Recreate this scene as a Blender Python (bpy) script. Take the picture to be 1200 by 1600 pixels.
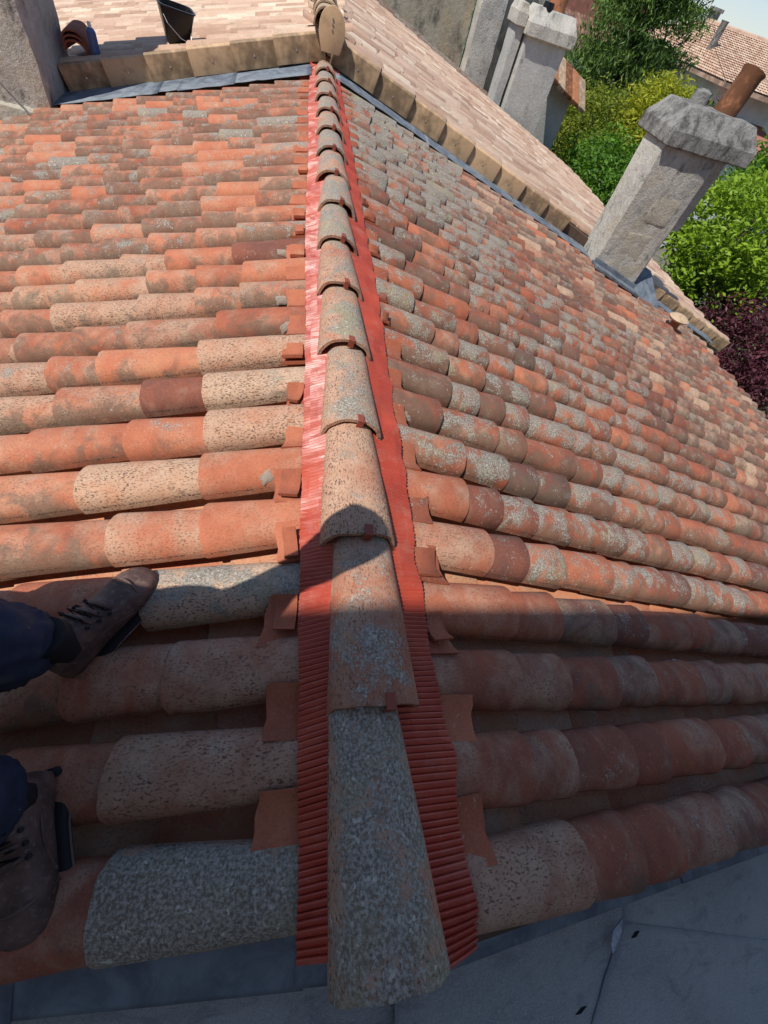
import bpy, bmesh, math, random
import numpy as np
from mathutils import Matrix, Vector, noise

random.seed(7)
rng = np.random.default_rng(7)
scene = bpy.context.scene
for o in list(bpy.data.objects):
    bpy.data.objects.remove(o)
COL = scene.collection
PI = math.pi

# ------------------------------------------------------------------ camera
CAM = Vector((-0.1963, 0.0, 0.88))
RM = Matrix(((0.972112, -0.039009, -0.231251), (-0.096485, 0.832224, -0.54598), (0.213751, 0.553066, 0.805251)))
cam = bpy.data.cameras.new("camera")
camo = bpy.data.objects.new("camera", cam)
COL.objects.link(camo)
camo.matrix_world = Matrix.Translation(CAM) @ RM.to_4x4()
cam.sensor_fit = 'HORIZONTAL'
cam.sensor_width = 36.0
cam.lens = 36.0 * 645.79 / 1200.0
cam.clip_start = 0.02
cam.clip_end = 2000
scene.camera = camo
scene.render.resolution_x, scene.render.resolution_y = 768, 1024

# ------------------------------------------------------------------ light
SUN = Vector((-0.47, -0.24, 0.85)).normalized()
elev = math.asin(SUN.z)
azim = math.atan2(SUN.x, SUN.y)
world = bpy.data.worlds.new("World")
scene.world = world
world.use_nodes = True
wn = world.node_tree.nodes
bg = wn["Background"]
sky = wn.new("ShaderNodeTexSky")
sky.sky_type = 'NISHITA'
sky.sun_disc = False
sky.sun_elevation = elev
sky.sun_rotation = azim
sky.air_density = 1.0
sky.dust_density = 0.0

sky.ozone_density = 1.0
grade = wn.new("ShaderNodeMix"); grade.data_type = 'RGBA'; grade.blend_type = 'MULTIPLY'
grade.inputs[0].default_value = 1.0; grade.inputs[7].default_value = (0.80, 0.90, 1.08, 1)
gam = wn.new("ShaderNodeGamma"); gam.inputs[1].default_value = 0.65
world.node_tree.links.new(sky.outputs[0], gam.inputs[0])
world.node_tree.links.new(gam.outputs[0], grade.inputs[6])
world.node_tree.links.new(grade.outputs[2], bg.inputs[0])
bg.inputs[1].default_value = 0.15
sd = bpy.data.lights.new("sun", 'SUN')
sd.energy = 3.6
sd.angle = math.radians(0.53)
sd.color = (1.0, 0.95, 0.87)
so = bpy.data.objects.new("sun", sd)
COL.objects.link(so)
so.rotation_euler = (-SUN).to_track_quat('-Z', 'Y').to_euler()
so.location = (0, 0, 20)
scene.view_settings.view_transform = 'Standard'
scene.view_settings.look = 'None'
scene.view_settings.exposure = 0.46
scene.view_settings.gamma = 1.0

# ------------------------------------------------------------------ helpers
def link(o, parent=None):
    COL.objects.link(o)
    if parent is not None:
        o.parent = parent
    return o

def tag(o, label=None, cat=None, group=None, kind=None):
    if label: o['label'] = label
    if cat: o['category'] = cat
    if group: o['group'] = group
    if kind: o['kind'] = kind
    return o

def empty(name, loc=(0, 0, 0)):
    o = bpy.data.objects.new(name, None)
    o.location = loc
    o.empty_display_size = 0.1
    return link(o)

def finish(me, mat, smooth, sharp=40):
    if mat is not None: me.materials.append(mat)
    if smooth:
        me.polygons.foreach_set('use_smooth', [True] * len(me.polygons))
        me.set_sharp_from_angle(angle=math.radians(sharp))
    me.update()
    return me

def mesh_of(name, V, F, mat=None, smooth=False, sharp=40):
    me = bpy.data.meshes.new(name)
    me.from_pydata([tuple(v) for v in V], [], [tuple(f) for f in F])
    bm = bmesh.new(); bm.from_mesh(me)
    bmesh.ops.recalc_face_normals(bm, faces=bm.faces)
    bm.to_mesh(me); bm.free()
    return finish(me, mat, smooth, sharp)

def sheet_of(name, V, F, mat=None, smooth=True, sharp=50):
    me = bpy.data.meshes.new(name)
    me.from_pydata([tuple(v) for v in V], [], [tuple(f) for f in F])
    return finish(me, mat, smooth, sharp)

def ob(name, me, parent=None, loc=None, rot=None, mw=None):
    """links a mesh object; the matrix is given in world space and turned into the parent's space"""
    o = bpy.data.objects.new(name, me)
    if mw is not None:
        m = mw
    else:
        m = Matrix.Translation(Vector(loc or (0, 0, 0)))
        if rot: m = m @ rot.to_4x4()
    if parent is not None:
        pm = parent.matrix_basis
        q = parent.parent
        while q is not None:
            pm = q.matrix_basis @ pm
            q = q.parent
        m = pm.inverted() @ m
    o.matrix_basis = m
    return link(o, parent)

class MB:
    def __init__(s): s.V, s.F = [], []
    def add(s, V, F):
        b = len(s.V); s.V += [Vector(v) for v in V]; s.F += [tuple(i + b for i in f) for f in F]
    def box(s, x0, x1, y0, y1, z0, z1, m=None):
        V = [Vector(p) for p in ((x0,y0,z0),(x1,y0,z0),(x1,y1,z0),(x0,y1,z0),(x0,y0,z1),(x1,y0,z1),(x1,y1,z1),(x0,y1,z1))]
        if m is not None: V = [m @ v for v in V]
        s.add(V, [(0,3,2,1),(4,5,6,7),(0,1,5,4),(1,2,6,5),(2,3,7,6),(3,0,4,7)])
    def loft(s, rings, cap=True, closed=True):
        n = len(rings[0]); b = len(s.V)
        for r in rings: s.V += [Vector(p) for p in r]
        for i in range(len(rings) - 1):
            for j in range(n if closed else n - 1):
                k = (j + 1) % n
                s.F.append((b+i*n+j, b+i*n+k, b+(i+1)*n+k, b+(i+1)*n+j))
        if cap:
            s.F.append(tuple(b + j for j in range(n))[::-1])
            s.F.append(tuple(b + (len(rings)-1)*n + j for j in range(n)))
    def tube(s, pts, rad, n=8):
        rings = []
        pts = [Vector(p) for p in pts]
        for i, p in enumerate(pts):
            d = (pts[min(i+1, len(pts)-1)] - pts[max(i-1, 0)]).normalized()
            a = d.cross(Vector((0, 0, 1)))
            if a.length < 0.05: a = d.cross(Vector((1, 0, 0)))
            a.normalize(); b = d.cross(a)
            r = rad[i] if isinstance(rad, (list, tuple)) else rad
            rings.append([p + (a*math.cos(2*PI*j/n) + b*math.sin(2*PI*j/n))*r for j in range(n)])
        s.loft(rings)
    def mesh(s, name, mat=None, smooth=False, sharp=40, bevel=0, seg=2):
        me = bpy.data.meshes.new(name)
        me.from_pydata([tuple(v) for v in s.V], [], s.F)
        bm = bmesh.new(); bm.from_mesh(me)
        bmesh.ops.recalc_face_normals(bm, faces=bm.faces)
        if bevel:
            bmesh.ops.bevel(bm, geom=list(bm.edges), offset=bevel, segments=seg, affect='EDGES', profile=0.6)
        bm.to_mesh(me); bm.free()
        return finish(me, mat, smooth or bevel > 0, sharp)

def project(p):
    c = RM.transposed() @ (Vector(p) - CAM)
    if c.z > -0.05: return None
    return (600 + 645.79*c.x/-c.z, 800 - 645.79*c.y/-c.z, -c.z)

def show_score(p):
    """rough size in the picture: 0 outside the frame"""
    q = project(p)
    if q is None: return 0
    inside = -110 < q[0] < 1310 and -60 < q[1] < 1680
    return (1.0 if inside else 1e-4) / (Vector(p) - CAM).length

# ------------------------------------------------------------------ materials
class NT:
    def __init__(s, name):
        s.m = bpy.data.materials.new(name); s.m.use_nodes = True
        s.t = s.m.node_tree; s.n = s.t.nodes
        s.b = s.n["Principled BSDF"]
        s.b.inputs['Specular IOR Level'].default_value = 0.3
    def L(s, a, b): s.t.links.new(a, b)
    def new(s, k, **kw):
        nd = s.n.new(k)
        for a, v in kw.items(): setattr(nd, a, v)
        return nd
    def put(s, sock, v):
        if isinstance(v, (int, float)): sock.default_value = v
        elif isinstance(v, tuple): sock.default_value = v if len(v) == len(sock.default_value) else (*v, 1)
        else: s.L(v, sock)
    def math(s, op, a, b=0.0, c=0.0, clamp=False):
        nd = s.new("ShaderNodeMath", operation=op, use_clamp=clamp)
        for i, v in enumerate((a, b, c)): s.put(nd.inputs[i], v)
        return nd.outputs[0]
    def step(s, v, lo, hi):
        nd = s.new("ShaderNodeMapRange", interpolation_type='SMOOTHSTEP')
        s.put(nd.inputs[0], v); s.put(nd.inputs[1], lo); s.put(nd.inputs[2], hi)
        return nd.outputs[0]
    def mix(s, f, a, b, mode='MIX'):
        nd = s.new("ShaderNodeMix", data_type='RGBA', blend_type=mode)
        s.put(nd.inputs[0], f); s.put(nd.inputs[6], a); s.put(nd.inputs[7], b)
        return nd.outputs[2]
    def noise(s, vec, scale, detail=3.0, rough=0.55, dist=0.0):
        nd = s.new("ShaderNodeTexNoise")
        if vec is not None: s.L(vec, nd.inputs['Vector'])
        nd.inputs['Scale'].default_value = scale; nd.inputs['Detail'].default_value = detail
        nd.inputs['Roughness'].default_value = rough; nd.inputs['Distortion'].default_value = dist
        return nd.outputs[0]
    def ramp(s, v, stops):
        nd = s.new("ShaderNodeValToRGB"); s.put(nd.inputs[0], v)
        e = nd.color_ramp.elements
        while len(e) < len(stops): e.new(0.5)
        for i, (p, c) in enumerate(stops): e[i].position = p; e[i].color = (*c, 1)
        return nd.outputs[0]
    def vmul(s, v, k):
        nd = s.new("ShaderNodeVectorMath", operation='MULTIPLY'); s.L(v, nd.inputs[0]); nd.inputs[1].default_value = k
        return nd.outputs[0]
    def bump(s, h, strength, dist=0.004, normal=None):
        nd = s.new("ShaderNodeBump"); nd.inputs['Strength'].default_value = strength; nd.inputs['Distance'].default_value = dist
        s.L(h, nd.inputs['Height'])
        if normal is not None: s.L(normal, nd.inputs['Normal'])
        return nd.outputs[0]
    def out(s, color=None, rough=None, normal=None):
        if color is not None: s.put(s.b.inputs['Base Color'], color)
        if rough is not None: s.put(s.b.inputs['Roughness'], rough)
        if normal is not None: s.L(normal, s.b.inputs['Normal'])
        return s.m

CLAY = [(0.0, (.075, .040, .040)), (0.22, (.19, .060, .040)), (0.45, (.34, .090, .045)), (0.68, (.48, .158, .082)), (0.85, (.53, .24, .13)), (1.0, (.57, .38, .27))]
PALE = [(0.0, (.27, .165, .115)), (0.3, (.42, .26, .18)), (0.55, (.54, .36, .26)), (0.8, (.62, .46, .34)), (1.0, (.70, .58, .44))]

def tile_material(name, attr=False, ramp=CLAY, stamp=False, fine=1.0):
    """clay: R = tone, G = lichen, B = beige wash with flecks, A = dark stain; read from the object colour or, on joined tiles, from an attribute"""
    t = NT(name)
    tc = t.new("ShaderNodeTexCoord")
    if attr:
        a = t.new("ShaderNodeAttribute", attribute_name="tc")
        col, alpha = a.outputs['Color'], a.outputs['Alpha']
        g = t.new("ShaderNodeNewGeometry"); vec = g.outputs['Position']
        vec2 = vec
    else:
        a = t.new("ShaderNodeObjectInfo")
        col, alpha = a.outputs['Color'], a.outputs['Alpha']
        off = t.new("ShaderNodeVectorMath", operation='MULTIPLY_ADD')
        cb = t.new("ShaderNodeCombineXYZ")
        for i in range(3): t.L(a.outputs['Random'], cb.inputs[i])
        t.L(cb.outputs[0], off.inputs[0]); off.inputs[1].default_value = (31.7, 17.3, 53.1); t.L(tc.outputs['Object'], off.inputs[2])
        vec = off.outputs[0]
    sp = t.new("ShaderNodeSeparateColor"); t.L(col, sp.inputs[0])
    R, G, B = sp.outputs[0], sp.outputs[1], sp.outputs[2]
    nlow = t.noise(vec, 6.0, 3, 0.55)
    nmid = t.noise(vec, 26.0, 2, 0.6)
    nfin = t.noise(vec, 210.0, 2, 0.6)
    tone = t.math('ADD', R, t.math('MULTIPLY', t.math('SUBTRACT', nlow, 0.5), 0.45))
    tone = t.math('ADD', tone, t.math('MULTIPLY', t.math('SUBTRACT', nmid, 0.5), 0.16), clamp=True)
    base = t.ramp(tone, ramp)
    base = t.mix(t.math('MULTIPLY', t.step(nfin, 0.35, 0.75), 0.12), base, (.62, .40, .28))
    # beige wash worn through in elongated flecks
    stretch = t.vmul(vec, (0.55, 1.0, 1.0))
    washn = t.noise(vec, 7.5, 3, 0.6, 0.4)
    wash = t.step(t.math('ADD', washn, t.math('MULTIPLY', t.math('SUBTRACT', B, 0.5), 0.55)), 0.34, 0.80)
    wcol = t.mix(nmid, (.38, .25, .165), (.57, .43, .315))
    c = t.mix(t.math('MULTIPLY', wash, 0.72), base, wcol)
    fl = t.noise(stretch, 215.0, 3.0, 0.65, 0.3)
    flp = t.step(t.noise(vec, 14.0, 2), 0.30, 0.62)
    flm = t.math('MULTIPLY', t.math('MULTIPLY', t.step(fl, 0.50, 0.66), t.math('ADD', 0.45, t.math('MULTIPLY', flp, 0.55))), t.math('ADD', t.math('MULTIPLY', wash, 0.55), t.math('ADD', t.math('MULTIPLY', B, 0.45), 0.24)), clamp=True)
    c = t.mix(flm, c, (.13, .066, .046))
    # dark weather stain from noise, plus extra darkening on faces turned toward -Y
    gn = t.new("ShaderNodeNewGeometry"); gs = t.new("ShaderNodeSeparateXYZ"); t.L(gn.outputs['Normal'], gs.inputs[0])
    facing_bias = t.math('MULTIPLY', t.math('MULTIPLY', gs.outputs[1], -0.34), alpha)
    stn = t.math('ADD', t.noise(vec, 10.0, 4, 0.65, 0.6), facing_bias)
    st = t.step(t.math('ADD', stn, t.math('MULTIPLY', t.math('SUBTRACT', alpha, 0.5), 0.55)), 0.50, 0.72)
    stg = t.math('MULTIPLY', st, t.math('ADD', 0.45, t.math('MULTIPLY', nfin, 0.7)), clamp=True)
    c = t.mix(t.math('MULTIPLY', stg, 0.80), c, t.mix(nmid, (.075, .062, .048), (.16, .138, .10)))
    # grey lichen, granular
    lp = t.noise(vec, 11.0, 3, 0.6, 0.5)
    lg = t.noise(vec, 165.0 * fine, 3, 0.7)
    lm = t.math('ADD', t.math('MULTIPLY', lp, 0.62), t.math('MULTIPLY', lg, 0.38))
    lm = t.math('ADD', lm, t.math('MULTIPLY', t.math('SUBTRACT', G, 0.5), 0.42))
    lm = t.math('ADD', lm, t.math('MULTIPLY', t.math('SUBTRACT', gs.outputs[2], 0.72), 0.16))
    lich = t.step(lm, 0.50, 0.585)
    lcol = t.mix(t.step(lg, 0.36, 0.66), (.13, .115, .09), (.41, .39, .34))
    lcol = t.mix(t.step(nlow, 0.5, 0.75), lcol, t.mix(0.5, lcol, (.34, .30, .14)))
    c = t.mix(t.math('MULTIPLY', lich, 0.88), c, lcol)
    dots = t.math('MULTIPLY', t.step(t.noise(vec, 85.0, 1.0), 0.66, 0.70), t.math('MULTIPLY', t.step(lp, 0.42, 0.56), t.math('MULTIPLY', G, 1.2)), clamp=True)
    c = t.mix(dots, c, (.55, .52, .45))
    if stamp:
        # rows of small worn maker's impressions along one edge
        so_ = t.new("ShaderNodeSeparateXYZ"); t.L(tc.outputs['Object'], so_.inputs[0])
        ed = t.math('MULTIPLY', t.step(so_.outputs[2], 0.017, 0.019), t.math('SUBTRACT', 1.0, t.step(so_.outputs[2], 0.024, 0.026)))
        cell = t.vmul(vec, (1.0, 0.6, 0.6))
        ink = t.step(t.noise(cell, 240.0, 1.0, 0.4), 0.5, 0.56)
        runs = t.step(t.noise(vec, 4.0, 0), 0.46, 0.5)
        near = t.math('MULTIPLY', t.math('MULTIPLY', ed, ink), runs)
        c = t.mix(t.math('MULTIPLY', near, 0.75), c, (.06, .04, .032))
    h = t.math('ADD', t.math('MULTIPLY', nfin, 0.5), t.math('MULTIPLY', lich, t.math('MULTIPLY', lg, 1.4)))
    h = t.math('SUBTRACT', h, t.math('MULTIPLY', flm, 0.45))
    nrm = t.bump(h, 0.55, 0.003)
    return t.out(c, t.math('ADD', 0.74, t.math('MULTIPLY', nfin, 0.25)), nrm)

def stone_material(name, c0, c1, stain=(.05, .048, .045), amount=0.5, scale=3.0, bump=0.7, yellow=0.3):
    t = NT(name)
    tc = t.new("ShaderNodeTexCoord"); vec = tc.outputs['Object']
    n1 = t.noise(vec, scale, 5, 0.6, 0.3); n2 = t.noise(vec, scale*9, 4, 0.65); n3 = t.noise(vec, scale*45, 3, 0.7)
    c = t.mix(t.step(n1, 0.3, 0.7), c0, c1)
    c = t.mix(t.math('MULTIPLY', t.step(n2, 0.4, 0.7), 0.35), c, tuple(min(1, x*1.35) for x in c1))
    yl = t.noise(vec, scale*1.7, 3, 0.5)
    c = t.mix(t.math('MULTIPLY', t.step(yl, 0.52, 0.66), yellow), c, (.46, .37, .22))
    s1 = t.noise(t.vmul(vec, (1.3, 1.3, 0.8)), scale*1.6, 5, 0.7, 0.15)
    c = t.mix(t.math('MULTIPLY', t.step(s1, 0.62 - amount*0.3, 0.8 - amount*0.2), 0.8), c, stain)
    c = t.mix(t.math('MULTIPLY', t.step(n3, 0.55, 0.7), 0.3), c, stain)
    h = t.math('ADD', t.math('MULTIPLY', n2, 0.8), t.math('MULTIPLY', n3, 0.35))
    return t.out(c, 0.9, t.bump(h, bump, 0.02))

def plain(name, c, rough=0.6, var=0.15, scale=20.0, bump=0.15, metal=0.0, dist=0.003):
    t = NT(name)
    tc = t.new("ShaderNodeTexCoord"); vec = tc.outputs['Object']
    oi = t.new("ShaderNodeObjectInfo")
    n1 = t.math('ADD', t.noise(vec, scale, 4, 0.6), t.math('MULTIPLY', t.math('SUBTRACT', oi.outputs['Random'], 0.5), 0.35)); n2 = t.noise(vec, scale*8, 3, 0.6)
    d = tuple(max(0, x*(1-var*1.6)) for x in c); l = tuple(min(1, x*(1+var)) for x in c)
    cc = t.mix(t.step(n1, 0.3, 0.7), d, l)
    cc = t.mix(t.math('MULTIPLY', t.step(n2, 0.5, 0.7), var), cc, d)
    t.b.inputs['Metallic'].default_value = metal
    return t.out(cc, rough, t.bump(t.math('ADD', n1, t.math('MULTIPLY', n2, 0.5)), bump, dist))

def leaf_material(name, c0, c1, trans=0.35):
    t = NT(name)
    a = t.new("ShaderNodeAttribute", attribute_name="lc")
    c = t.mix(a.outputs['Fac'], c0, c1)
    t.put(t.b.inputs['Base Color'], c); t.b.inputs['Roughness'].default_value = 0.5
    tr = t.new("ShaderNodeBsdfTranslucent"); t.L(t.mix(0.5, c, (c1[0]*1.1, c1[1]*1.15, c1[2]*.7)), tr.inputs[0])
    mx = t.new("ShaderNodeMixShader"); mx.inputs[0].default_value = trans
    t.L(t.b.outputs[0], mx.inputs[1]); t.L(tr.outputs[0], mx.inputs[2])
    t.L(mx.outputs[0], t.n["Material Output"].inputs[0])
    return t.m

M = {}
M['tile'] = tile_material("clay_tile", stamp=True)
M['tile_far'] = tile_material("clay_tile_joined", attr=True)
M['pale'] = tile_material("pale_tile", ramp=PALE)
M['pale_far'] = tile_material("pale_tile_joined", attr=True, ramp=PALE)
M['deck'] = plain("roof_deck", (.11, .07, .05), 0.95)
M['chim'] = stone_material("weathered_chimney", (.36, .345, .31), (.55, .52, .46), amount=0.28)
M['chimcap'] = stone_material("sooty_cap", (.20, .195, .185), (.33, .32, .30), amount=0.75, scale=5, bump=0.9, yellow=0.05)
M['render'] = stone_material("grey_render", (.36, .36, .34), (.46, .455, .43), amount=0.12, scale=2, bump=0.5, yellow=0.12)
M['oldwall'] = stone_material("old_wall", (.30, .27, .21), (.42, .38, .29), amount=0.4, scale=1.2, yellow=0.5)
M['block'] = stone_material("stone_block", (.40, .365, .30), (.52, .475, .39), amount=0.2, scale=6, yellow=0.4)
M['mortar'] = stone_material("mortar", (.36, .295, .235), (.43, .36, .29), amount=0.3, scale=22, bump=0.6, yellow=0.0)
M['verge'] = plain("verge_clay", (.47, .315, .185), 0.6, 0.30, 9, 0.2)
M['upridge'] = plain("upper_ridge_clay", (.40, .29, .19), 0.75, 0.25, 10, 0.3)
M['clip'] = plain("clip_red", (.30, .07, .045), 0.5, 0.1)
M['bucket'] = plain("bucket_black", (.012, .011, .012), 0.3, 0.3, 30, 0.1)
M['wire'] = plain("wire", (.6, .6, .6), 0.35, 0.05, metal=0.8)
M['cable'] = plain("grey_cable", (.30, .29, .27), 0.6, 0.1)
M['bottle'] = plain("blue_bottle", (.12, .20, .42), 0.3, 0.15)
M['white'] = plain("white_plastic", (.72, .72, .70), 0.4, 0.05)
M['terracotta'] = plain("terracotta", (.30, .125, .06), 0.85, 0.35, 12, 0.5)
M['zinc'] = plain("zinc", (.30, .33, .35), 0.4, 0.15, 10, 0.1, metal=0.7)
M['wood_bark'] = plain("bark", (.07, .052, .038), 0.95, 0.3, 14, 0.8, dist=0.02)
M['whitewall'] = plain("white_wall", (.66, .66, .64), 0.9, 0.08, 2)
M['redwall'] = plain("red_wall", (.34, .15, .11), 0.9, 0.15, 3)
M['brownroof'] = plain("brown_roof", (.20, .115, .085), 0.9, 0.3, 3)
M['farroof'] = plain("far_roof", (.42, .29, .21), 0.9, 0.28, 4)
M['window'] = plain("window_glass", (.05, .06, .07), 0.08, 0.2)
M['tallwall'] = stone_material("tall_wall", (.52, .49, .43), (.64, .61, .54), amount=0.05, scale=0.7)
M['trouser'] = None
M['paint'] = plain("white_mark", (.42, .43, .45), 0.8, 0.25, 60)
M['skin'] = plain("skin", (.42, .25, .17), 0.55, 0.08)
M['jacket'] = plain("jacket", (.03, .035, .055), 0.85, 0.2)
M['hair'] = plain("hair", (.03, .02, .015), 0.7, 0.2)
M['sole'] = plain("sole", (.016, .014, .015), 0.7, 0.2)

def flashing_material():
    t = NT("red_pleated_metal")
    tc = t.new("ShaderNodeTexCoord"); vec = tc.outputs['Object']
    n = t.noise(vec, 5, 3); n2 = t.noise(t.vmul(vec, (1, 6, 1)), 30, 3); n3 = t.noise(vec, 160, 2)
    c = t.mix(t.step(n, 0.3, 0.7), (.38, .050, .030), (.48, .074, .038))
    c = t.mix(t.math('MULTIPLY', t.step(n2, 0.55, 0.75), 0.25), c, (.22, .04, .035))
    c = t.mix(t.math('MULTIPLY', t.step(n3, 0.62, 0.74), 0.35), c, (.48, .30, .24))
    dust = t.noise(vec, 12, 4, 0.7, 0.4)
    c = t.mix(t.math('MULTIPLY', t.step(dust, 0.5, 0.75), 0.28), c, (.42, .25, .20))
    t.b.inputs['Specular IOR Level'].default_value = 0.55
    return t.out(c, t.math('ADD', t.math('ADD', 0.30, t.math('MULTIPLY', n2, 0.22)), t.math('MULTIPLY', t.step(dust, 0.5, 0.75), 0.2)), t.bump(n2, 0.15, 0.002))
M['flash'] = flashing_material()

def lead_material():
    t = NT("lead_sheet")
    tc = t.new("ShaderNodeTexCoord"); vec = tc.outputs['Object']
    n = t.noise(vec, 7, 5, 0.65, 0.8); n2 = t.noise(vec, 24, 4, 0.65); n3 = t.noise(vec, 200, 2)
    c = t.mix(t.step(n, 0.35, 0.65), (.095, .115, .145), (.19, .22, .255))
    c = t.mix(t.math('MULTIPLY', t.step(n2, 0.55, 0.75), 0.4), c, (.27, .29, .31))
    c = t.mix(t.math('MULTIPLY', t.step(n3, 0.6, 0.75), 0.25), c, (.07, .08, .09))
    return t.out(c, 0.55, t.bump(t.math('ADD', n, t.math('MULTIPLY', n2, 0.3)), 0.3, 0.01))
M['lead'] = lead_material()

def felt_material():
    t = NT("mineral_felt")
    tc = t.new("ShaderNodeTexCoord"); vec = tc.outputs['Object']
    n = t.noise(vec, 3, 4, 0.6, 0.4); n2 = t.noise(t.vmul(vec, (1, 2.2, 1)), 150, 3, 0.7); n3 = t.noise(vec, 420, 2, 0.8)
    c = t.mix(t.step(n, 0.3, 0.7), (.33, .33, .325), (.46, .46, .45))
    c = t.mix(t.math('MULTIPLY', t.step(n2, 0.42, 0.66), 0.6), c, (.55, .545, .53))
    c = t.mix(t.math('MULTIPLY', t.step(n3, 0.5, 0.7), 0.55), c, (.15, .155, .165))
    wm = t.noise(t.vmul(vec, (1.5, 4, 1)), 5, 5, 0.7, 0.8)
    c = t.mix(t.math('MULTIPLY', t.step(wm, 0.5, 0.72), 0.5), c, (.17, .17, .175))
    c = t.mix(t.math('MULTIPLY', t.step(wm, 0.42, 0.30), 0.35), c, (.45, .44, .42))
    return t.out(c, 0.88, t.bump(t.math('ADD', n3, t.math('ADD', t.math('MULTIPLY', n2, 1.2), wm)), 0.8, 0.005))
M['felt'] = felt_material()

def cloth_material():
    t = NT("navy_workwear")
    tc = t.new("ShaderNodeTexCoord"); vec = tc.outputs['Object']
    n = t.noise(vec, 9, 3); n2 = t.noise(vec, 60, 2); n3 = t.noise(vec, 300, 2)
    c = t.mix(t.step(n, 0.3, 0.7), (.016, .019, .038), (.032, .037, .064))
    c = t.mix(t.math('MULTIPLY', t.step(n, 0.6, 0.72), 0.5), c, (.10, .085, .075))
    c = t.mix(t.step(n2, 0.74, 0.77), c, (.45, .45, .45))
    return t.out(c, 0.9, t.bump(t.math('ADD', n3, t.math('MULTIPLY', n2, .4)), 0.3, 0.002))
M['trouser'] = cloth_material()

def boot_material():
    t = NT("brown_leather")
    tc = t.new("ShaderNodeTexCoord"); vec = tc.outputs['Object']
    n = t.noise(vec, 18, 4); n2 = t.noise(vec, 90, 3)
    c = t.mix(t.step(n, 0.3, 0.7), (.07, .040, .034), (.16, .097, .08))
    c = t.mix(t.math('MULTIPLY', t.step(n2, 0.55, 0.7), 0.4), c, (.27, .20, .17))
    return t.out(c, 0.6, t.bump(t.math('ADD', n, n2), 0.35, 0.004))
M['boot'] = boot_material()

def ground_material():
    t = NT("ground_cover")
    tc = t.new("ShaderNodeTexCoord"); vec = tc.outputs['Object']
    n = t.noise(vec, 0.12, 4); n2 = t.noise(vec, 2.0, 4)
    c = t.mix(t.step(n, 0.4, 0.6), (.05, .085, .025), (.16, .15, .12))
    c = t.mix(t.math('MULTIPLY', t.step(n2, 0.4, 0.7), 0.5), c, (.03, .05, .018))
    return t.out(c, 0.95, t.bump(n2, 0.5, 0.05))
M['ground'] = ground_material()

# ------------------------------------------------------------------ the ground
g = mesh_of("ground", [(-1500,-1500,-6),(1500,-1500,-6),(1500,1500,-6),(-1500,1500,-6)], [(0,1,2,3)], M['ground'])
tag(ob("ground", g), kind='structure')

# ------------------------------------------------------------------ roof geometry
PITCH = math.radians(15.9)
cP, sP, S = math.cos(PITCH), math.sin(PITCH), math.tan(PITCH)
ZB = -0.150                     # level of the cover tiles' edges at the ridge
COLW = 0.2025
WALLY = 5.80

def frame(side, D, Y, z0=ZB, pitch=PITCH):
    """matrix on a slope: local x runs down the slope, z is its normal; D metres from the ridge"""
    c, s = math.cos(pitch), math.sin(pitch)
    u = Vector((side*c, 0, -s)); n = Vector((side*s, 0, c)); v = n.cross(u)
    m = Matrix((u, v, n)).transposed().to_4x4()
    m.translation = Vector((side*c*D, Y, z0 - s*D))
    return m

def tile_geo(L, w0, h0, w1, h1, th, nseg, xs, concave=False, seed=0, rough=0.0):
    r = random.Random(seed)
    V, F = [], []
    nr = len(xs)
    ph = [r.uniform(0, 6.28) for _ in range(6)]
    for i, fx in enumerate(xs):
        x = -L*fx
        k = fx
        w, h = w0 + (w1-w0)*k, h0 + (h1-h0)*k
        rnd = 0.0022 if (i == 0 or i == nr-1) and nr > 2 else 0
        for inner in (0, 1):
            ww, hh = (w/2 - th*inner), (h - th*inner)
            if rnd: ww += (rnd if inner else -rnd); hh += (rnd if inner else -rnd)
            for j in range(nseg+1):
                a = PI*j/nseg
                wob = rough*(math.sin(2*a+ph[0]+4*k) + 0.6*math.sin(5*a+ph[1]+7*k))
                y = (ww+wob)*math.copysign(abs(math.cos(a))**0.86, math.cos(a))
                z = (hh+wob)*abs(math.sin(a))**0.82
                if concave: z = -z
                dx = rough*1.6*(math.sin(3*a+ph[2])+0.7*math.sin(8*a+ph[3])) if i <= 1 else 0
                V.append((x+dx, y, z))
    n1 = nseg+1
    def idx(i, inner, j): return i*2*n1 + inner*n1 + j
    for i in range(nr-1):
        for j in range(nseg):
            F.append((idx(i,0,j), idx(i,0,j+1), idx(i+1,0,j+1), idx(i+1,0,j)))
            F.append((idx(i,1,j), idx(i+1,1,j), idx(i+1,1,j+1), idx(i,1,j+1)))
        F.append((idx(i,0,0), idx(i+1,0,0), idx(i+1,1,0), idx(i,1,0)))
        F.append((idx(i,0,nseg), idx(i,1,nseg), idx(i+1,1,nseg), idx(i+1,0,nseg)))
    for j in range(nseg):
        F.append((idx(0,0,j), idx(0,1,j), idx(0,1,j+1), idx(0,0,j+1)))
        F.append((idx(nr-1,0,j), idx(nr-1,0,j+1), idx(nr-1,1,j+1), idx(nr-1,1,j)))
    return V, F

def tile_low(L, w0, h0, w1, h1, th, nseg, concave=False):
    """outer shell and lower lip only, for joined far tiles"""
    V, F = [], []
    for fx, inner in ((0,1),(0,0),(1,0)):
        w, h = w0+(w1-w0)*fx, h0+(h1-h0)*fx
        for j in range(nseg+1):
            a = PI*j/nseg
            V.append((-L*fx, (w/2-th*inner)*math.cos(a), (h-th*inner)*math.sin(a)*(-1 if concave else 1)))
    n1 = nseg+1
    for i in range(2):
        for j in range(nseg): F.append((i*n1+j, i*n1+j+1, (i+1)*n1+j+1, (i+1)*n1+j))
    return np.array(V), np.array(F)

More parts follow.
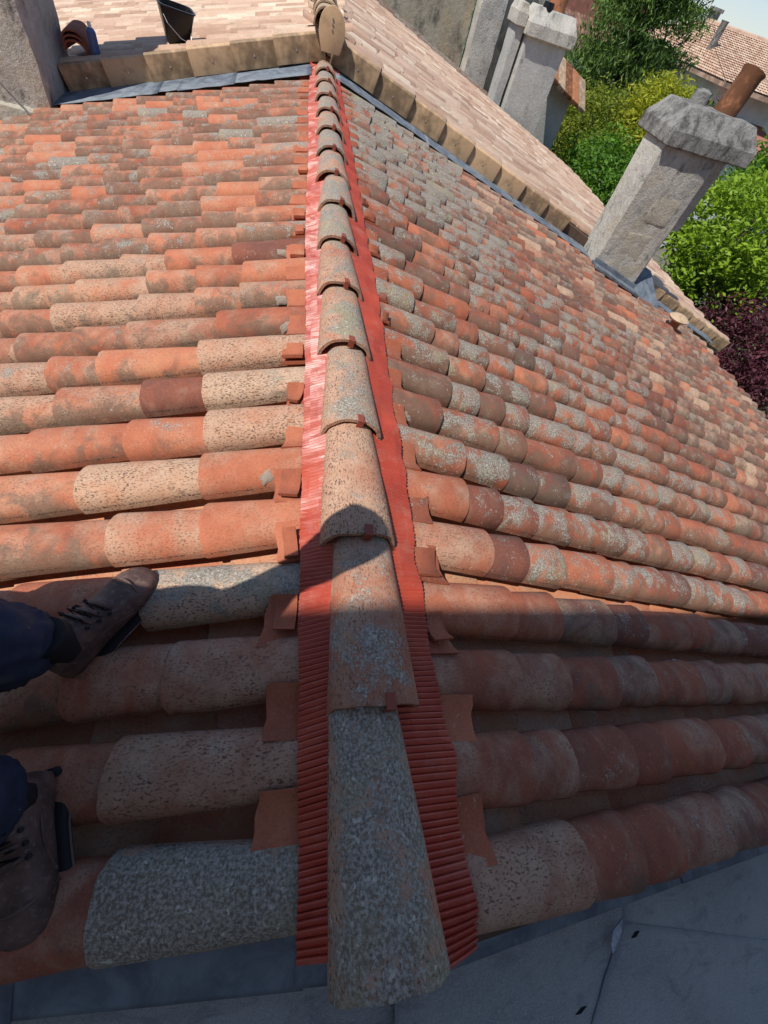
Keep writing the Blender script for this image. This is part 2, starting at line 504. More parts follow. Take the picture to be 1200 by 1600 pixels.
LC = 0.46
XS = (0, .012, .3, .65, 1)
COVERS = [mesh_of("cover_tile", *tile_geo(LC, .167, .078, .135, .063, .014, 16, XS, seed=s, rough=.0011), M['tile'], True, 50) for s in range(6)]
CHANNELS = [mesh_of("channel_tile", *tile_geo(LC, .150, .050, .172, .056, .012, 10, XS, concave=True, seed=20+s, rough=.0008), M['tile'], True, 50) for s in range(3)]
PALES = [mesh_of("roof_tile", *tile_geo(.44, .185, .050, .165, .043, .012, 8, (0, .012, 1), seed=40+s, rough=.0009), M['pale'], True, 50) for s in range(3)]

def joined(name, items, template, mat, parent, label=None):
    """one mesh out of many transforms; items = (matrix, rgba)"""
    V0, F0 = template
    n = len(V0)
    if not items: return None
    Vh = np.c_[V0, np.ones(n)]
    A = np.concatenate([(Vh @ np.array(m).T)[:, :3] for m, _ in items])
    Fs = np.concatenate([F0 + i*n for i in range(len(items))])
    me = bpy.data.meshes.new(name)
    me.from_pydata(A.tolist(), [], Fs.tolist())
    at = me.attributes.new("tc", 'FLOAT_COLOR', 'POINT')
    cols = np.repeat(np.array([c for _, c in items], dtype=np.float32), n, axis=0)
    at.data.foreach_set('color', cols.ravel())
    finish(me, mat, True, 60)
    o = ob(name, me, parent)
    o['kind'] = 'stuff'
    return o

def deck(name, side, D1, Y0, Y1, z0, pitch, mat, th=0.12):
    b = MB()
    c, s = math.cos(pitch), math.sin(pitch)
    prof = [(0, z0), (side*c*D1, z0 - s*D1), (side*c*D1, z0 - s*D1 - th), (0, z0 - th)]
    b.add([(x, Y0, z) for x, z in prof] + [(x, Y1, z) for x, z in prof], [(0,1,2,3),(7,6,5,4),(0,4,5,1),(1,5,6,2),(2,6,7,3),(3,7,4,0)])
    o = ob(name, b.mesh(name, mat))
    o['kind'] = 'structure'
    return o

roof_left = deck("roof_left", -1, 3.75, -0.22, WALLY, ZB-.070, PITCH, M['deck'])
roof_right = deck("roof_right", 1, 6.45, -0.30, WALLY, ZB-.070, PITCH, M['deck'])

def rgba_left(D, Y, r):
    if Y < 2.4:
        tone = r.choice([.55, .6, .66, .72, .5, .68, .6])+r.uniform(-.05, .05)
        wash = r.choice([.35, .5, .6, .7, .85, .45])
        st = r.uniform(.3, .58); li = r.uniform(.05, .3)
        if r.random() < .07: tone, wash, st = .2, .2, .2
    else:
        tone = r.choice([.46, .52, .56, .60, .64, .42])+r.uniform(-.05, .05)
        wash = r.uniform(.3, .6); st = r.uniform(.52, .76); li = r.uniform(.2, .45)
        if r.random() < .06: li, st = .85, .2
        if r.random() < .15: tone, st = .68, .2
    return (tone, li, wash, st)

def rgba_right(D, Y, r):
    x = D*cP
    if Y > 3.3 and x < 1.6:
        return (r.uniform(.25, .5), r.uniform(.5, .85), r.uniform(.3, .6), r.uniform(.4, .7))
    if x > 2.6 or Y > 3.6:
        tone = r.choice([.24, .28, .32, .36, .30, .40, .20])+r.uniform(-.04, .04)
        wash = r.choice([.25, .4, .5, .65, .85]); li = r.uniform(.1, .45); st = r.uniform(.42, .66)
        if r.random() < .06: tone, wash, st, li = .92, .9, .3, .2
        if r.random() < .05: tone, st, li = .62, .05, .05
        return (tone, li, wash, st)
    tone = r.choice([.40, .46, .52, .60, .34, .48])+r.uniform(-.05, .05)
    li = r.choice([.35, .48, .56, .64, .25, .54]); wash = r.uniform(.05, .4); st = r.uniform(.42, .68)
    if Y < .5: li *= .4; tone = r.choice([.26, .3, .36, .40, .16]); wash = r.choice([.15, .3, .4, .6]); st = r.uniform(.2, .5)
    if r.random() < .08: tone, li, wash = .17, .35, .1
    return (tone, li, wash, st)

def lay(side, y0, Dmax, rgba, emin, emax, first, seed, specials):
    r = random.Random(seed)
    covers, chans = [], []
    ncol = int(((5.42 if side < 0 else 5.56) - y0)/COLW) + 1
    for k in range(ncol):
        Yc = y0 + k*COLW + r.uniform(-.003, .003)
        D = r.uniform(*first)
        prev = 0.05
        i = 0
        while D < Dmax:
            e = D - prev
            m = frame(side, D, Yc + r.uniform(-.004, .004))
            tilt = math.atan2(r.uniform(.007, .012), max(e, .16))
            L = min(1.0, (D-.02)/LC, (e+.12)/LC)
            m = m @ Matrix.Translation((0, 0, r.uniform(-.001, .002))) @ Matrix.Rotation(r.gauss(0, .012), 4, 'Z') @ Matrix.Rotation(r.gauss(0, .022), 4, 'X') @ Matrix.Rotation(-tilt, 4, 'Y') @ Matrix.Diagonal((L, r.uniform(.975, 1.03), r.uniform(.97, 1.03), 1))
            m = m @ Matrix.Translation((0, 0, .019))
            c = specials.get((k, i)) or rgba(D, Yc, r)
            covers.append((m, c))
            prev = D
            D += r.uniform(emin, emax) if r.random() < .62 else r.uniform(emin, emin+(emax-emin)*.3)
            i += 1
        # channel tiles between this column and the next
        Yg = Yc + COLW/2
        D = r.uniform(.36, .5)
        if Yg < WALLY - .05:
            while D < Dmax+.05:
                m = frame(side, D, Yg) @ Matrix.Translation((0, 0, -.004)) @ Matrix.Rotation(-math.radians(2.2), 4, 'Y')
                tone = r.uniform(.70, .90) if Yg < 2.6 else r.uniform(.4, .7)
                chans.append((m, (tone, r.uniform(0, .15) if side < 0 else r.uniform(.1, .4), r.uniform(.2, .5), r.uniform(.1, .35))))
                D += r.uniform(.27, .36)
    return covers, chans

YL0, YR0 = -0.142, -0.200
spec_l = {(0,0): (.9, .86, .9, .25), (1,0): (.38, .18, .80, .25), (2,0): (.38, .14, .72, .25), (3,0): (.97, .55, 1.0, .05), (2,1): (.42,.12,.6,.3), (1,1): (.4, .1, .4, .3), (0,1): (.38, .1, .3, .3), (4,0): (.62, .02, .35, .18), (5,0): (.58, .02, .4, .15), (4,1): (.64,.02,.55,.2), (5,1): (.85, .1, .9, .3), (6,0): (.68, .05, .9, .1), (7,0): (.9, .2, 1.0, .3), (8,0): (.7, .1, .95, .3)}
spec_r = {(0,0): (.30, .10, .66, .2), (1,0): (.32, .08, .42, .25), (2,0): (.34, .08, .45, .2), (3,0): (.52, .1, .5, .1), (4,0): (.55, .35, .6, .1), (4,1): (.16, .25, .1, .1), (5,0): (.56, .3, .4, .15), (5,1): (.2, .35, .2, .2)}
cov_l, cha_l = lay(-1, YL0, 3.65, rgba_left, .19, .40, (.42, .56), 11, spec_l)
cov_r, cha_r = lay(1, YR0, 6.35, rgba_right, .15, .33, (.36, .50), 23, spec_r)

def place_tiles(items, meshes, name, parent, cap, far_name, low, matfar):
    sc = sorted(items, key=lambda it: -show_score(it[0].translation))
    near, far = sc[:cap], sc[cap:]
    r = random.Random(len(items))
    for m, c in near:
        o = ob(name, r.choice(meshes), parent, mw=m)
        o.color = c
    joined(far_name, far, low, matfar, parent)

low_cover = tile_low(LC, .167, .078, .135, .063, .014, 8)
low_chan = tile_low(LC, .150, .050, .172, .056, .012, 5, True)
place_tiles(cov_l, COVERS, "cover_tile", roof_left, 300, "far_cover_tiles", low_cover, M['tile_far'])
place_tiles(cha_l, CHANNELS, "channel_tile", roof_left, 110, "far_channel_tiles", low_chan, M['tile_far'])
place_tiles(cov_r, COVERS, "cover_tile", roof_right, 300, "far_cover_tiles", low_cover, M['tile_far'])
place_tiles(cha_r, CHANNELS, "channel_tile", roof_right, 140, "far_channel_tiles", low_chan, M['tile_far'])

# closures: short pieces of channel tile set between the covers under the flashing, with dabs of mortar
def closure_geo(L, seed):
    r = random.Random(seed)
    prof = [(.058, .090), (.040, .079), (.016, .072), (-.012, .071), (-.040, .078), (-.062, .090)]
    prof = [(y + r.uniform(-.002, .002), z) for y, z in prof]
    th = .013
    n = len(prof)
    skew = r.uniform(-.014, .014)
    V, F = [], []
    for i, (x, rd) in enumerate(((0, .003), (-.004, 0), (-L, 0))):
        for inner in (0, 1):
            for j, (y, z) in enumerate(prof):
                sk = skew*(j/(n-1)*2-1) + .003*math.sin(j*2.3+seed) if i < 2 else 0
                V.append((x + sk, y, z - (th-rd)*inner - (rd if not inner else 0)))
    ix = lambda i, inn, j: i*2*n + inn*n + j
    for i in range(2):
        for j in range(n-1):
            F.append((ix(i,0,j), ix(i,0,j+1), ix(i+1,0,j+1), ix(i+1,0,j)))
            F.append((ix(i,1,j), ix(i+1,1,j), ix(i+1,1,j+1), ix(i,1,j+1)))
        F.append((ix(i,0,0), ix(i+1,0,0), ix(i+1,1,0), ix(i,1,0)))
        F.append((ix(i,0,n-1), ix(i,1,n-1), ix(i+1,1,n-1), ix(i+1,0,n-1)))
    for j in range(n-1):
        F.append((ix(0,0,j), ix(0,1,j), ix(0,1,j+1), ix(0,0,j+1)))
        F.append((ix(2,0,j), ix(2,0,j+1), ix(2,1,j+1), ix(2,1,j)))
    return V, F

CLOS = {sg: [mesh_of("closure_tile", [(x, y*sg, z) for x, y, z in V], F, M['tile'], True, 45) for V, F in (closure_geo(.12, 60+s) for s in range(3))] for sg in (1, -1)}
def blob(seed, nx=7, ny=6):
    r = random.Random(seed)
    V, F = [], []
    for i in range(nx):
        for j in range(ny):
            u, v = i/(nx-1)*2-1, j/(ny-1)*2-1
            e = max(abs(u), abs(v))
            k = 1 + .22*noise.noise(Vector((u*2+seed, v*2, 0)))
            z = .012*(1-e**3) + .004*noise.noise(Vector((u*4, v*4, seed)))
            V.append((u*.028*k, v*.024*k, z if e < 1 else -.006))
    for i in range(nx-1):
        for j in range(ny-1): F.append((i*ny+j, (i+1)*ny+j, (i+1)*ny+j+1, i*ny+j+1))
    return V, F
BLOBS = [sheet_of("mortar", *blob(s), M['mortar'], True) for s in range(4)]
def closures(side, y0, n, parent, seed, edge):
    r = random.Random(seed)
    sg = 1 if side > 0 else -1
    for k in range(-1, n):
        Yg = y0 + k*COLW + COLW/2 + r.uniform(-.006, .006)
        if k == -1: continue
        if Yg > 5.45: break
        D = edge(Yg) + r.uniform(.045, .085)
        tone = r.uniform(.42, .56)
        m = frame(side, D, Yg) @ Matrix.Translation((0, 0, -.007)) @ Matrix.Rotation(r.gauss(0, .04), 4, 'Z') @ Matrix.Rotation(r.gauss(0, .05), 4, 'X') @ Matrix.Rotation(r.uniform(-.15, -.08), 4, 'Y') @ Matrix.Diagonal((1, r.uniform(.92, 1.05), 1, 1))
        o = ob("closure_tile", r.choice(CLOS[sg]), parent, mw=m)
        o.color = (tone, 0.05 if side < 0 else r.uniform(.1, .45), r.uniform(.0, .2), .15)
        if k < 18 and r.random() < .45:      # a second cut piece laid on the first
            u = r.uniform(.010, .026)
            ln = (D - edge(Yg)) - u + .004
            m2 = m @ Matrix.Translation((-u, sg*r.uniform(-.012, .018), .0145)) @ Matrix.Rotation(r.gauss(0, .08), 4, 'Z') @ Matrix.Diagonal((ln/.12, r.uniform(.55, .8), 1, 1))
            o = ob("closure_scrap", r.choice(CLOS[sg]), parent, mw=m2)
            o.color = (tone + r.uniform(-.1, .1), 0.05 if side < 0 else r.uniform(.0, .4), r.uniform(.0, .2), .15)
        if 3 < k < 18 and r.random() < .4:
            a = r.uniform(.5, .95)          # mortar dab on the flank of the cover beyond
            yy = COLW/2 - .082*math.cos(a)
            m3 = frame(side, D + r.uniform(-.004, .02), Yg) @ Matrix.Translation((0, sg*yy, .074*math.sin(a)+.010)) @ Matrix.Rotation(sg*(PI/2-a), 4, 'X') @ Matrix.Rotation(r.uniform(-.5, .5), 4, 'Z') @ Matrix.Diagonal((r.uniform(.6, 1.1), r.uniform(.6, 1.0), .35, 1))
            ob("mortar", r.choice(BLOBS), parent, mw=m3)

# ------------------------------------------------------------------ the ridge: pleated flashing and ridge tiles
def edge_left(Y): return .152 + .004*math.sin(Y*3.1) + .0015*math.sin(Y*23) - .003*max(0, Y-2)
ER = ((-.30, .184), (-.26, .180), (-.09, .174), (.04, .184), (.14, .172), (.32, .166), (.46, .165), (.82, .174), (1.09, .170), (1.6, .177), (2.0, .180), (2.4, .169), (3.7, .163), (4.5, .150), (5.8, .136))
def edge_right(Y):
    return float(np.interp(Y, [a for a, _ in ER], [b_ for _, b_ in ER])) + .003*math.sin(Y*21.3) + .002*math.sin(Y*47)
closures(-1, YL0, 30, roof_left, 5, lambda Y: edge_left(Y)/cP)
closures(1, YR0, 30, roof_right, 6, lambda Y: edge_right(Y)/cP)

def flashing(side, Y0, Y1, edge, y0c, seed):
    r = random.Random(seed)
    V, F = [], []
    ts = (0, .3, .55, .8, 1.0)
    Y = Y0
    rows = []
    while Y < Y1 - .014:
        p = r.choice([.0105, .0115, .012, .0135])
        d = r.uniform(.004, .0075)
        rows += [(Y, -.0028), (Y + p*.62, .0030), (Y + p*.80, .0026), (Y + p*.92, -d)]
        Y += p
    n = len(rows)
    for Y, amp in rows:
        xe = edge(Y) + r.uniform(-.0014, .0014)
        for t in ts:
            x = .048 + (xe-.048)*t
            wave = .5-.5*math.cos(2*PI*(Y - y0c)/COLW)
            z = ZB + .100 - S*x - .016*wave*t*t - .004*t
            if Y < -.2 and side > 0: z -= (-.2-Y)*.45*t
            z += .006*noise.noise(Vector((x*16, Y*7, seed))) + .003*noise.noise(Vector((x*30, Y*26, seed+3)))
            shear = .010*t*(1 if side < 0 else -.6) + .008*math.sin(Y*7+seed)*t
            zz = amp*(1-.25*t*r.random())
            if Y1 - Y < .12:     # crumpled upper end
                zz += .02*noise.noise(Vector((x*40, Y*40, 3))) + .03*(.12-(Y1-Y))/.12*t
            V.append((side*x, Y - shear, z + zz))
    m = len(ts)
    for i in range(n-1):
        for j in range(m-1):
            f = (i*m+j, (i+1)*m+j, (i+1)*m+j+1, i*m+j+1)
            F.append(f if side < 0 else f[::-1])
    return sheet_of("pleated_flashing", V, F, M['flash'], False)

ridge = empty("roof_ridge", (0, 0, ZB))
tag(ridge, "tiled roof ridge with red pleated metal flashing strips running up the middle", "ridge")
f1 = ob("pleated_flashing", flashing(-1, -.232, 5.74, edge_left, YL0, 1), ridge)
f2 = ob("pleated_flashing", flashing(1, -.282, 5.74, edge_right, YR0, 2), ridge)
f1['label'] = "left strip of glossy red pleated metal flashing"; f2['label'] = "right strip of orange red pleated metal flashing"

XR = (0, .01, .25, .5, .75, 1)
RIDGES = [mesh_of("ridge_tile", *tile_geo(.50, .200, .092, .146, .070, .015, 18, XR, seed=80+s, rough=.0012), M['tile'], True, 50) for s in range(5)]
clipb = MB()
clipb.add([(.008,-.010,-.024),(.012,-.010,-.024),(.012,.010,-.024),(.008,.010,-.024),(.008,-.010,.002),(.012,-.010,.005),(.012,.010,.005),(.008,.010,.002),(-.020,-.010,.001),(-.020,-.010,.005),(-.020,.010,.005),(-.020,.010,.001)],
          [(0,1,2,3),(0,4,5,1),(1,5,6,2),(2,6,7,3),(3,7,4,0),(4,8,9,5),(5,9,10,6),(6,10,11,7),(7,11,8,4),(8,11,10,9)])
CLIP = clipb.mesh("tile_clip", M['clip'])
rr = random.Random(3)
rcol = {0: (.62, .66, .95, .25), 1: (.46, .48, .7, .2), 2: (.72, .26, .95, .2), 3: (.74, .50, 1.0, .25), 4: (.62, .55, .95, .3), 5: (.6, .42, .9, .3)}
for k in range(16):
    yl = -.272 + .4028*k
    e = .40
    # local x points toward the camera (down the run), z up
    m = Matrix(((0, -1, 0, 0), (-1, 0, 0, 0), (0, 0, 1, 0), (0, 0, 0, 1)))
    m = Matrix(((0, 1, 0, rr.gauss(0, .003)), (-1, 0, 0, yl), (0, 0, 1, -.094), (0, 0, 0, 1)))
    L = 1.0
    if k == 15: L = .26
    m = m @ Matrix.Rotation(rr.gauss(0, .012) + (.03 if k == 0 else 0), 4, 'Z') @ Matrix.Rotation(rr.gauss(0, .025), 4, 'X') @ Matrix.Rotation(-.020 + rr.gauss(0, .004), 4, 'Y') @ Matrix.Diagonal((L, rr.uniform(.98, 1.03), rr.uniform(.97, 1.03), 1))
    o = ob("ridge_tile", RIDGES[k % 5], ridge, mw=m)
    o.color = rcol.get(k) or (rr.uniform(.45, .75), rr.uniform(.45, .7), rr.uniform(.7, 1.0), rr.uniform(.25, .45))
    if k > 0:
        ang = rr.uniform(.05, .22)
        mc = m @ Matrix.Translation((0, .098*math.sin(ang), .0925*math.cos(ang)+.001)) @ Matrix.Rotation(-ang, 4, 'X')
        ob("tile_clip", CLIP, o, mw=mc)

# ------------------------------------------------------------------ lead and felt at the foot of the roof
def patch(corners, off, nu=34, nv=20, amp=.009, seed=0, curl=0.0):
    """a sheet over the ridge shape: corners in plan, bilinear"""
    (a, b, c, d) = [Vector((*p, 0)) for p in corners]
    V, F = [], []
    for i in range(nu+1):
        for j in range(nv+1):
            u, v = i/nu, j/nv
            p = a*(1-u)*(1-v) + b*u*(1-v) + c*u*v + d*(1-u)*v
            fall = .0
            if p.y < -.24: fall = -.55*max(0, min(.07, -.24-p.y)) - .10*max(0, -.31-p.y)
            z = ZB - .062 - S*math.sqrt(p.x*p.x + .002) + off + fall + amp*noise.noise(Vector((p.x*4, p.y*6, seed))) + amp*.4*noise.noise(Vector((p.x*17, p.y*15, seed+5)))
            V.append((p.x, p.y, z))
    n = nv+1
    for i in range(nu):
        for j in range(nv): F.append((i*n+j, (i+1)*n+j, (i+1)*n+j+1, i*n+j+1))
    return V, F

apron = empty("lead_apron", (-.4, -.25, ZB-.2))
tag(apron, "blue grey lead apron strip below the lowest tile row at left", "lead flashing")
for i, (x0, x1, of) in enumerate(((-1.6, -.655, .006), (-.67, -.13, .0), (-.145, .10, .006), (.09, 1.0, .001), (.98, 2.4, .006))):
    if x0 < 0: me = sheet_of("lead_sheet", *patch([(x0, -.10), (x1, -.10), (x1, -.306), (x0, -.300)], of+.020, seed=i, amp=.004), M['lead'])
    else: me = sheet_of("lead_sheet", *patch([(x0, -.16), (x1, -.16), (x1, -.33), (x0, -.33)], of+.012, seed=i, amp=.004), M['lead'])
    o = ob("lead_sheet", me, apron)
    sm = o.modifiers.new("thickness", 'SOLIDIFY'); sm.thickness = .003
feltroot = deck("parapet_roof", 1, .02, -.9, -.62, ZB-.6, 0.0, M['deck'], .02)
bpy.data.objects.remove(feltroot)
felt = ob("felt_roof", sheet_of("felt_roof", *patch([(-2.2, -.26), (2.8, -.29), (2.8, -1.0), (-2.2, -1.0)], -.016, 60, 20, seed=9), M['felt']))
tag(felt, kind='structure')
for i, (cs, of) in enumerate((([(.05, -.285), (.82, -.322), (.62, -.66), (.0, -.80)], .000), ([(.752, -.27), (2.4, -.25), (2.4, -.86), (.700, -.372)], .003), ([(.705, -.362), (2.0, -.70), (1.7, -1.0), (.25, -.70)], .006))):
    o = ob("felt_sheet", sheet_of("felt_sheet", *patch(cs, of, seed=9+i*.07), M['felt']), felt)
    sm = o.modifiers.new("thickness", 'SOLIDIFY'); sm.thickness = .004
def mark(pts, w, off, mat, name, parent):
    V, F = [], []
    for i, (x, y) in enumerate(pts):
        z = ZB - .062 - S*abs(x) + off - .55*min(.07, max(0, -.24-y)) - .10*max(0, -.31-y)
        V += [(x-w[i], y, z), (x+w[i], y, z), (x+w[i], y, z+.004), (x-w[i], y, z+.004)]
    for i in range(len(pts)-1):
        for j in range(4): F.append((i*4+j, i*4+(j+1)%4, (i+1)*4+(j+1)%4, (i+1)*4+j))
    F += [(0,1,2,3), tuple(len(V)-4+j for j in (3,2,1,0))]
    return ob(name, mesh_of(name, V, F, mat), parent)
mark([(.690,-.352),(.665,-.366),(.645,-.384),(.628,-.402)], (.003,.014,.012,.002), .018, M['paint'], "paint_dab", felt)
mark([(.500,-.462),(.478,-.468)], (.006,.006), .018, M['sole'], "felt_nail", felt)
mark([(.735,-.384),(.715,-.392)], (.006,.006), .018, M['sole'], "felt_nail", felt)

# ------------------------------------------------------------------ the upper roof, its verge, ridge and wall
UP = math.atan(.300)
ZU = 0.165
cU, sU = math.cos(UP), math.sin(UP)
YV = 5.70                    # front of the verge
upper_left = deck("upper_roof_left", -1, 5.0, YV+.06, 14.2, ZU-.045, UP, M['deck'], .1)
upper_right = deck("upper_roof_right", 1, 7.45, YV+.06, 13.7, ZU-.045, UP, M['deck'], .1)
def rgba_up(D, Y, r):
    return (min(1, max(0, r.choice([.25, .4, .5, .6, .75, .9, .65])+r.uniform(-.08, .08))), r.uniform(0, .22), r.uniform(.1, .5), r.uniform(.05, .4))
def lay_upper(side, Y0, Y1, Dmax, seed):
    r = random.Random(seed); it = []
    n = int((Y1-Y0)/.195)
    for k in range(n):
        D = r.uniform(.18, .5)
        while D < Dmax:
            m = frame(side, D, Y0 + k*.195, ZU-.045, UP) @ Matrix.Rotation(-math.radians(1.6), 4, 'Y') @ Matrix.Rotation(r.gauss(0, .008), 4, 'Z') @ Matrix.Translation((0, 0, .012+r.uniform(0, .003)))
            c = rgba_up(D, Y0, r)
            if side > 0 and k == n-1: c = (.95, 0, .9, 0)
            it.append((m, c))
            D += r.choice([.33, .33, .30, .36])
    return it
lowp = tile_low(.44, .190, .050, .170, .043, .012, 5)
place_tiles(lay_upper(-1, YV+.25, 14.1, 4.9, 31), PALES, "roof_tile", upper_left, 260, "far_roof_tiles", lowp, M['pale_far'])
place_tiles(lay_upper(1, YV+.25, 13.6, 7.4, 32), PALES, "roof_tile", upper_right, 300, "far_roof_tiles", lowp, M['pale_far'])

def verge_mesh(sg):
    b = MB()
    L, H, W, t = .46, .175, .17, .022
    prof = [(0, -H), (0, 0), (.012, .012), (W, .012), (W, .012-t), (.020, .012-t), (t, -.010), (t, -H)]
    b.loft([[(-L*k, sg*y, z) for y, z in prof] for k in (0, 1)])
    hole = [(-.23, sg*(-.0012 + .006*0), -.085)]
    me = b.mesh("verge_tile", M['verge'], bevel=.004, seg=2)
    return me
VERGE = {1: verge_mesh(1), -1: verge_mesh(-1)}
nb = MB(); nb.tube([(0, -.004, 0), (0, .004, 0)], .008, 8)
NAIL = nb.mesh("verge_nail", M['wire'], True)
def verge_run(side, D0, D1, parent, seed):
    r = random.Random(seed); D = D0
    while D < D1:
        m = frame(side, D, YV + .012, ZU + .004, UP) @ Matrix.Rotation(side*-math.radians(5.0), 4, 'Z') @ Matrix.Rotation(-math.radians(1.9), 4, 'Y') @ Matrix.Rotation(r.gauss(0, .012), 4, 'X')
        o = ob("verge_tile", VERGE[1 if side > 0 else -1], parent, mw=m)
        ob("verge_nail", NAIL, o, mw=m @ Matrix.Translation((-.2, 0, -.088)))
        # curved end tile lying on the flange
        m2 = frame(side, D, YV + .155, ZU - .028, UP) @ Matrix.Rotation(-math.radians(1.5), 4, 'Y') @ Matrix.Translation((0, 0, .016))
        o2 = ob("roof_tile", r.choice(PALES), parent, mw=m2); o2.color = (r.uniform(.35, .75), .1, .4, .2)
        D += .395
verge_run(1, .55, 3.7, upper_right, 1)
verge_run(1, 5.05, 7.6, upper_right, 2)
verge_run(-1, .50, 2.55, upper_left, 3)

# upper ridge with its end plate
UR = [mesh_of("ridge_tile", *tile_geo(.44, .26, .13, .22, .115, .016, 14, (0, .012, 1), seed=95+s, rough=.001), M['upridge'], True, 50) for s in range(2)]
for k in range(21):
    m = Matrix(((0, 1, 0, 0), (-1, 0, 0, YV+.0+.39*k), (0, 0, 1, ZU+.015), (0, 0, 0, 1))) @ Matrix.Rotation(-math.radians(0.7), 4, 'Y')
    ob("ridge_tile", UR[k % 2], upper_right, mw=m)
b = MB()
prof = [(.05*math.sin(0), -.155)]
pts = []
for a in range(0, 181, 12):
    pts.append((.115*math.cos(math.radians(a)), .0 + .135*math.sin(math.radians(a))))
pts = pts + [(-.118, -.04), (-.085, -.155), (.085, -.155), (.118, -.04)]
b.loft([[(x, y, z) for x, z in pts] for y in (0, .022)])
endp = ob("ridge_end_plate", b.mesh("ridge_end_plate", M['verge'], bevel=.004), upper_right, loc=(.04, YV-.035, ZU+.03))
for dz in (.06, .03, -.005): ob("verge_nail", NAIL, endp, loc=(.04, YV-.037, ZU+.03+dz))

# wall under the verge and lead against it
b = MB()
def wall_prof(x): return ZU - .02 - .300*abs(x)
xs = [-4.8, -3, -1.5, 0, 1.5, 3, 4.5, 6, 7.1]
top = [(x, wall_prof(x)-.03) for x in xs]; bot = [(x, -6) for x in xs]
V = [(x, WALLY, z) for x, z in top] + [(x, WALLY, z) for x, z in bot] + [(x, WALLY+.25, z) for x, z in top] + [(x, WALLY+.25, z) for x, z in bot]
n = len(xs); F = []
for i in range(n-1):
    F += [(i, i+n, i+n+1, i+1), (i+2*n, i+1+2*n, i+1+3*n, i+3*n), (i, i+1, i+1+2*n, i+2*n)]
F += [(0, 2*n, 3*n, n), (n-1, 2*n-1, 4*n-1, 3*n-1)]
wall_up = ob("wall_upper", mesh_of("wall_upper", V, F, M['oldwall'])); tag(wall_up, kind='structure')
def lead_piece(x0, x1, up, out, seed):
    V, F = [], []
    n = max(4, int(abs(x1-x0)/.06))
    r = random.Random(seed)
    for i in range(n+1):
        x = x0 + (x1-x0)*i/n
        zb = ZB + .100 - S*abs(x)
        w = .006*noise.noise(Vector((x*9, seed, 0))); w2 = .012*noise.noise(Vector((x*7, seed, 4)))
        V += [(x, WALLY-.012, zb+up+w2), (x, WALLY-.016+w, zb+.035), (x, WALLY-.03+w, zb+.012), (x, WALLY-out+w2, zb-.004+w)]
    for i in range(n):
        for j in range(3): F.append((i*4+j, i*4+j+1, (i+1)*4+j+1, (i+1)*4+j))
    me = sheet_of("lead_flashing", V, F, M['lead'])
    o = ob("lead_flashing", me, wall_up)
    sm = o.modifiers.new("thickness", 'SOLIDIFY'); sm.thickness = .004; sm.offset = 0
for i, (a, c_, up, out) in enumerate(((.10, 1.12, .10, .27), (1.08, 2.3, .09, .30), (2.26, 3.65, .10, .31), (4.6, 5.0, .08, .28), (5.0, 5.9, .07, .30), (5.86, 6.6, .06, .29),
                                   (-.12, -.85, .09, .36), (-.80, -1.30, .11, .40), (-1.27, -1.50, .10, .37), (-1.47, -2.45, .12, .42))):
    lead_piece(a, c_, up, out, i*1.7)

# walls of the two house bodies under the roofs
b = MB(); b.box(-3.3, 5.9, -.85, 5.78, -6, -2.05)
hw = ob("wall_lower", b.mesh("wall_lower", M['oldwall'])); tag(hw, kind='structure')
b = MB(); b.box(-4.3, 6.9, 6.06, 13.5, -6, -2.3)
hw = ob("wall_rear", b.mesh("wall_rear", M['oldwall'])); tag(hw, kind='structure')

# ------------------------------------------------------------------ chimneys
def rough_box(x0, x1, y0, y1, z0, z1, seg=.09, amp=.012, seed=0, taper=0.0):
    """a block with uneven faces and worn edges"""
    bm = bmesh.new()
    nx, ny, nz = [max(2, int((b_-a_)/seg)) for a_, b_ in ((x0, x1), (y0, y1), (z0, z1))]
    idx = {}
    def P(i, j, k):
        key = (i, j, k)
        if key not in idx:
            p = Vector((x0+(x1-x0)*i/nx, y0+(y1-y0)*j/ny, z0+(z1-z0)*k/nz))
            q = Vector((p.x*3+seed, p.y*3, p.z*3)); q2 = q*4.2
            d = Vector((noise.noise(q), noise.noise(q+Vector((7, 3, 1))), noise.noise(q+Vector((2, 9, 5)))))*amp + Vector((noise.noise(q2), noise.noise(q2+Vector((7, 3, 1))), noise.noise(q2+Vector((2, 9, 5)))))*amp*.5
            ex = (i in (0, nx)) + (j in (0, ny)) + (k in (0, nz))
            if ex >= 2:
                c = Vector(((x0+x1)/2, (y0+y1)/2, (z0+z1)/2)); v = p-c
                d -= Vector((math.copysign(1, v.x) if i in (0, nx) else 0, math.copysign(1, v.y) if j in (0, ny) else 0, math.copysign(1, v.z) if k in (0, nz) else 0))*amp*.7
            idx[key] = bm.verts.new(p+d)
        return idx[key]
    for i in range(nx):
        for j in range(ny):
            bm.faces.new((P(i,j,0), P(i,j+1,0), P(i+1,j+1,0), P(i+1,j,0))); bm.faces.new((P(i,j,nz), P(i+1,j,nz), P(i+1,j+1,nz), P(i,j+1,nz)))
    for i in range(nx):
        for k in range(nz):
            bm.faces.new((P(i,0,k), P(i+1,0,k), P(i+1,0,k+1), P(i,0,k+1))); bm.faces.new((P(i,ny,k), P(i,ny,k+1), P(i+1,ny,k+1), P(i+1,ny,k)))
    for j in range(ny):
        for k in range(nz):
            bm.faces.new((P(0,j,k), P(0,j,k+1), P(0,j+1,k+1), P(0,j+1,k))); bm.faces.new((P(nx,j,k), P(nx,j+1,k), P(nx,j+1,k+1), P(nx,j,k+1)))
    me = bpy.data.meshes.new("block"); bm.to_mesh(me); bm.free()
    return me

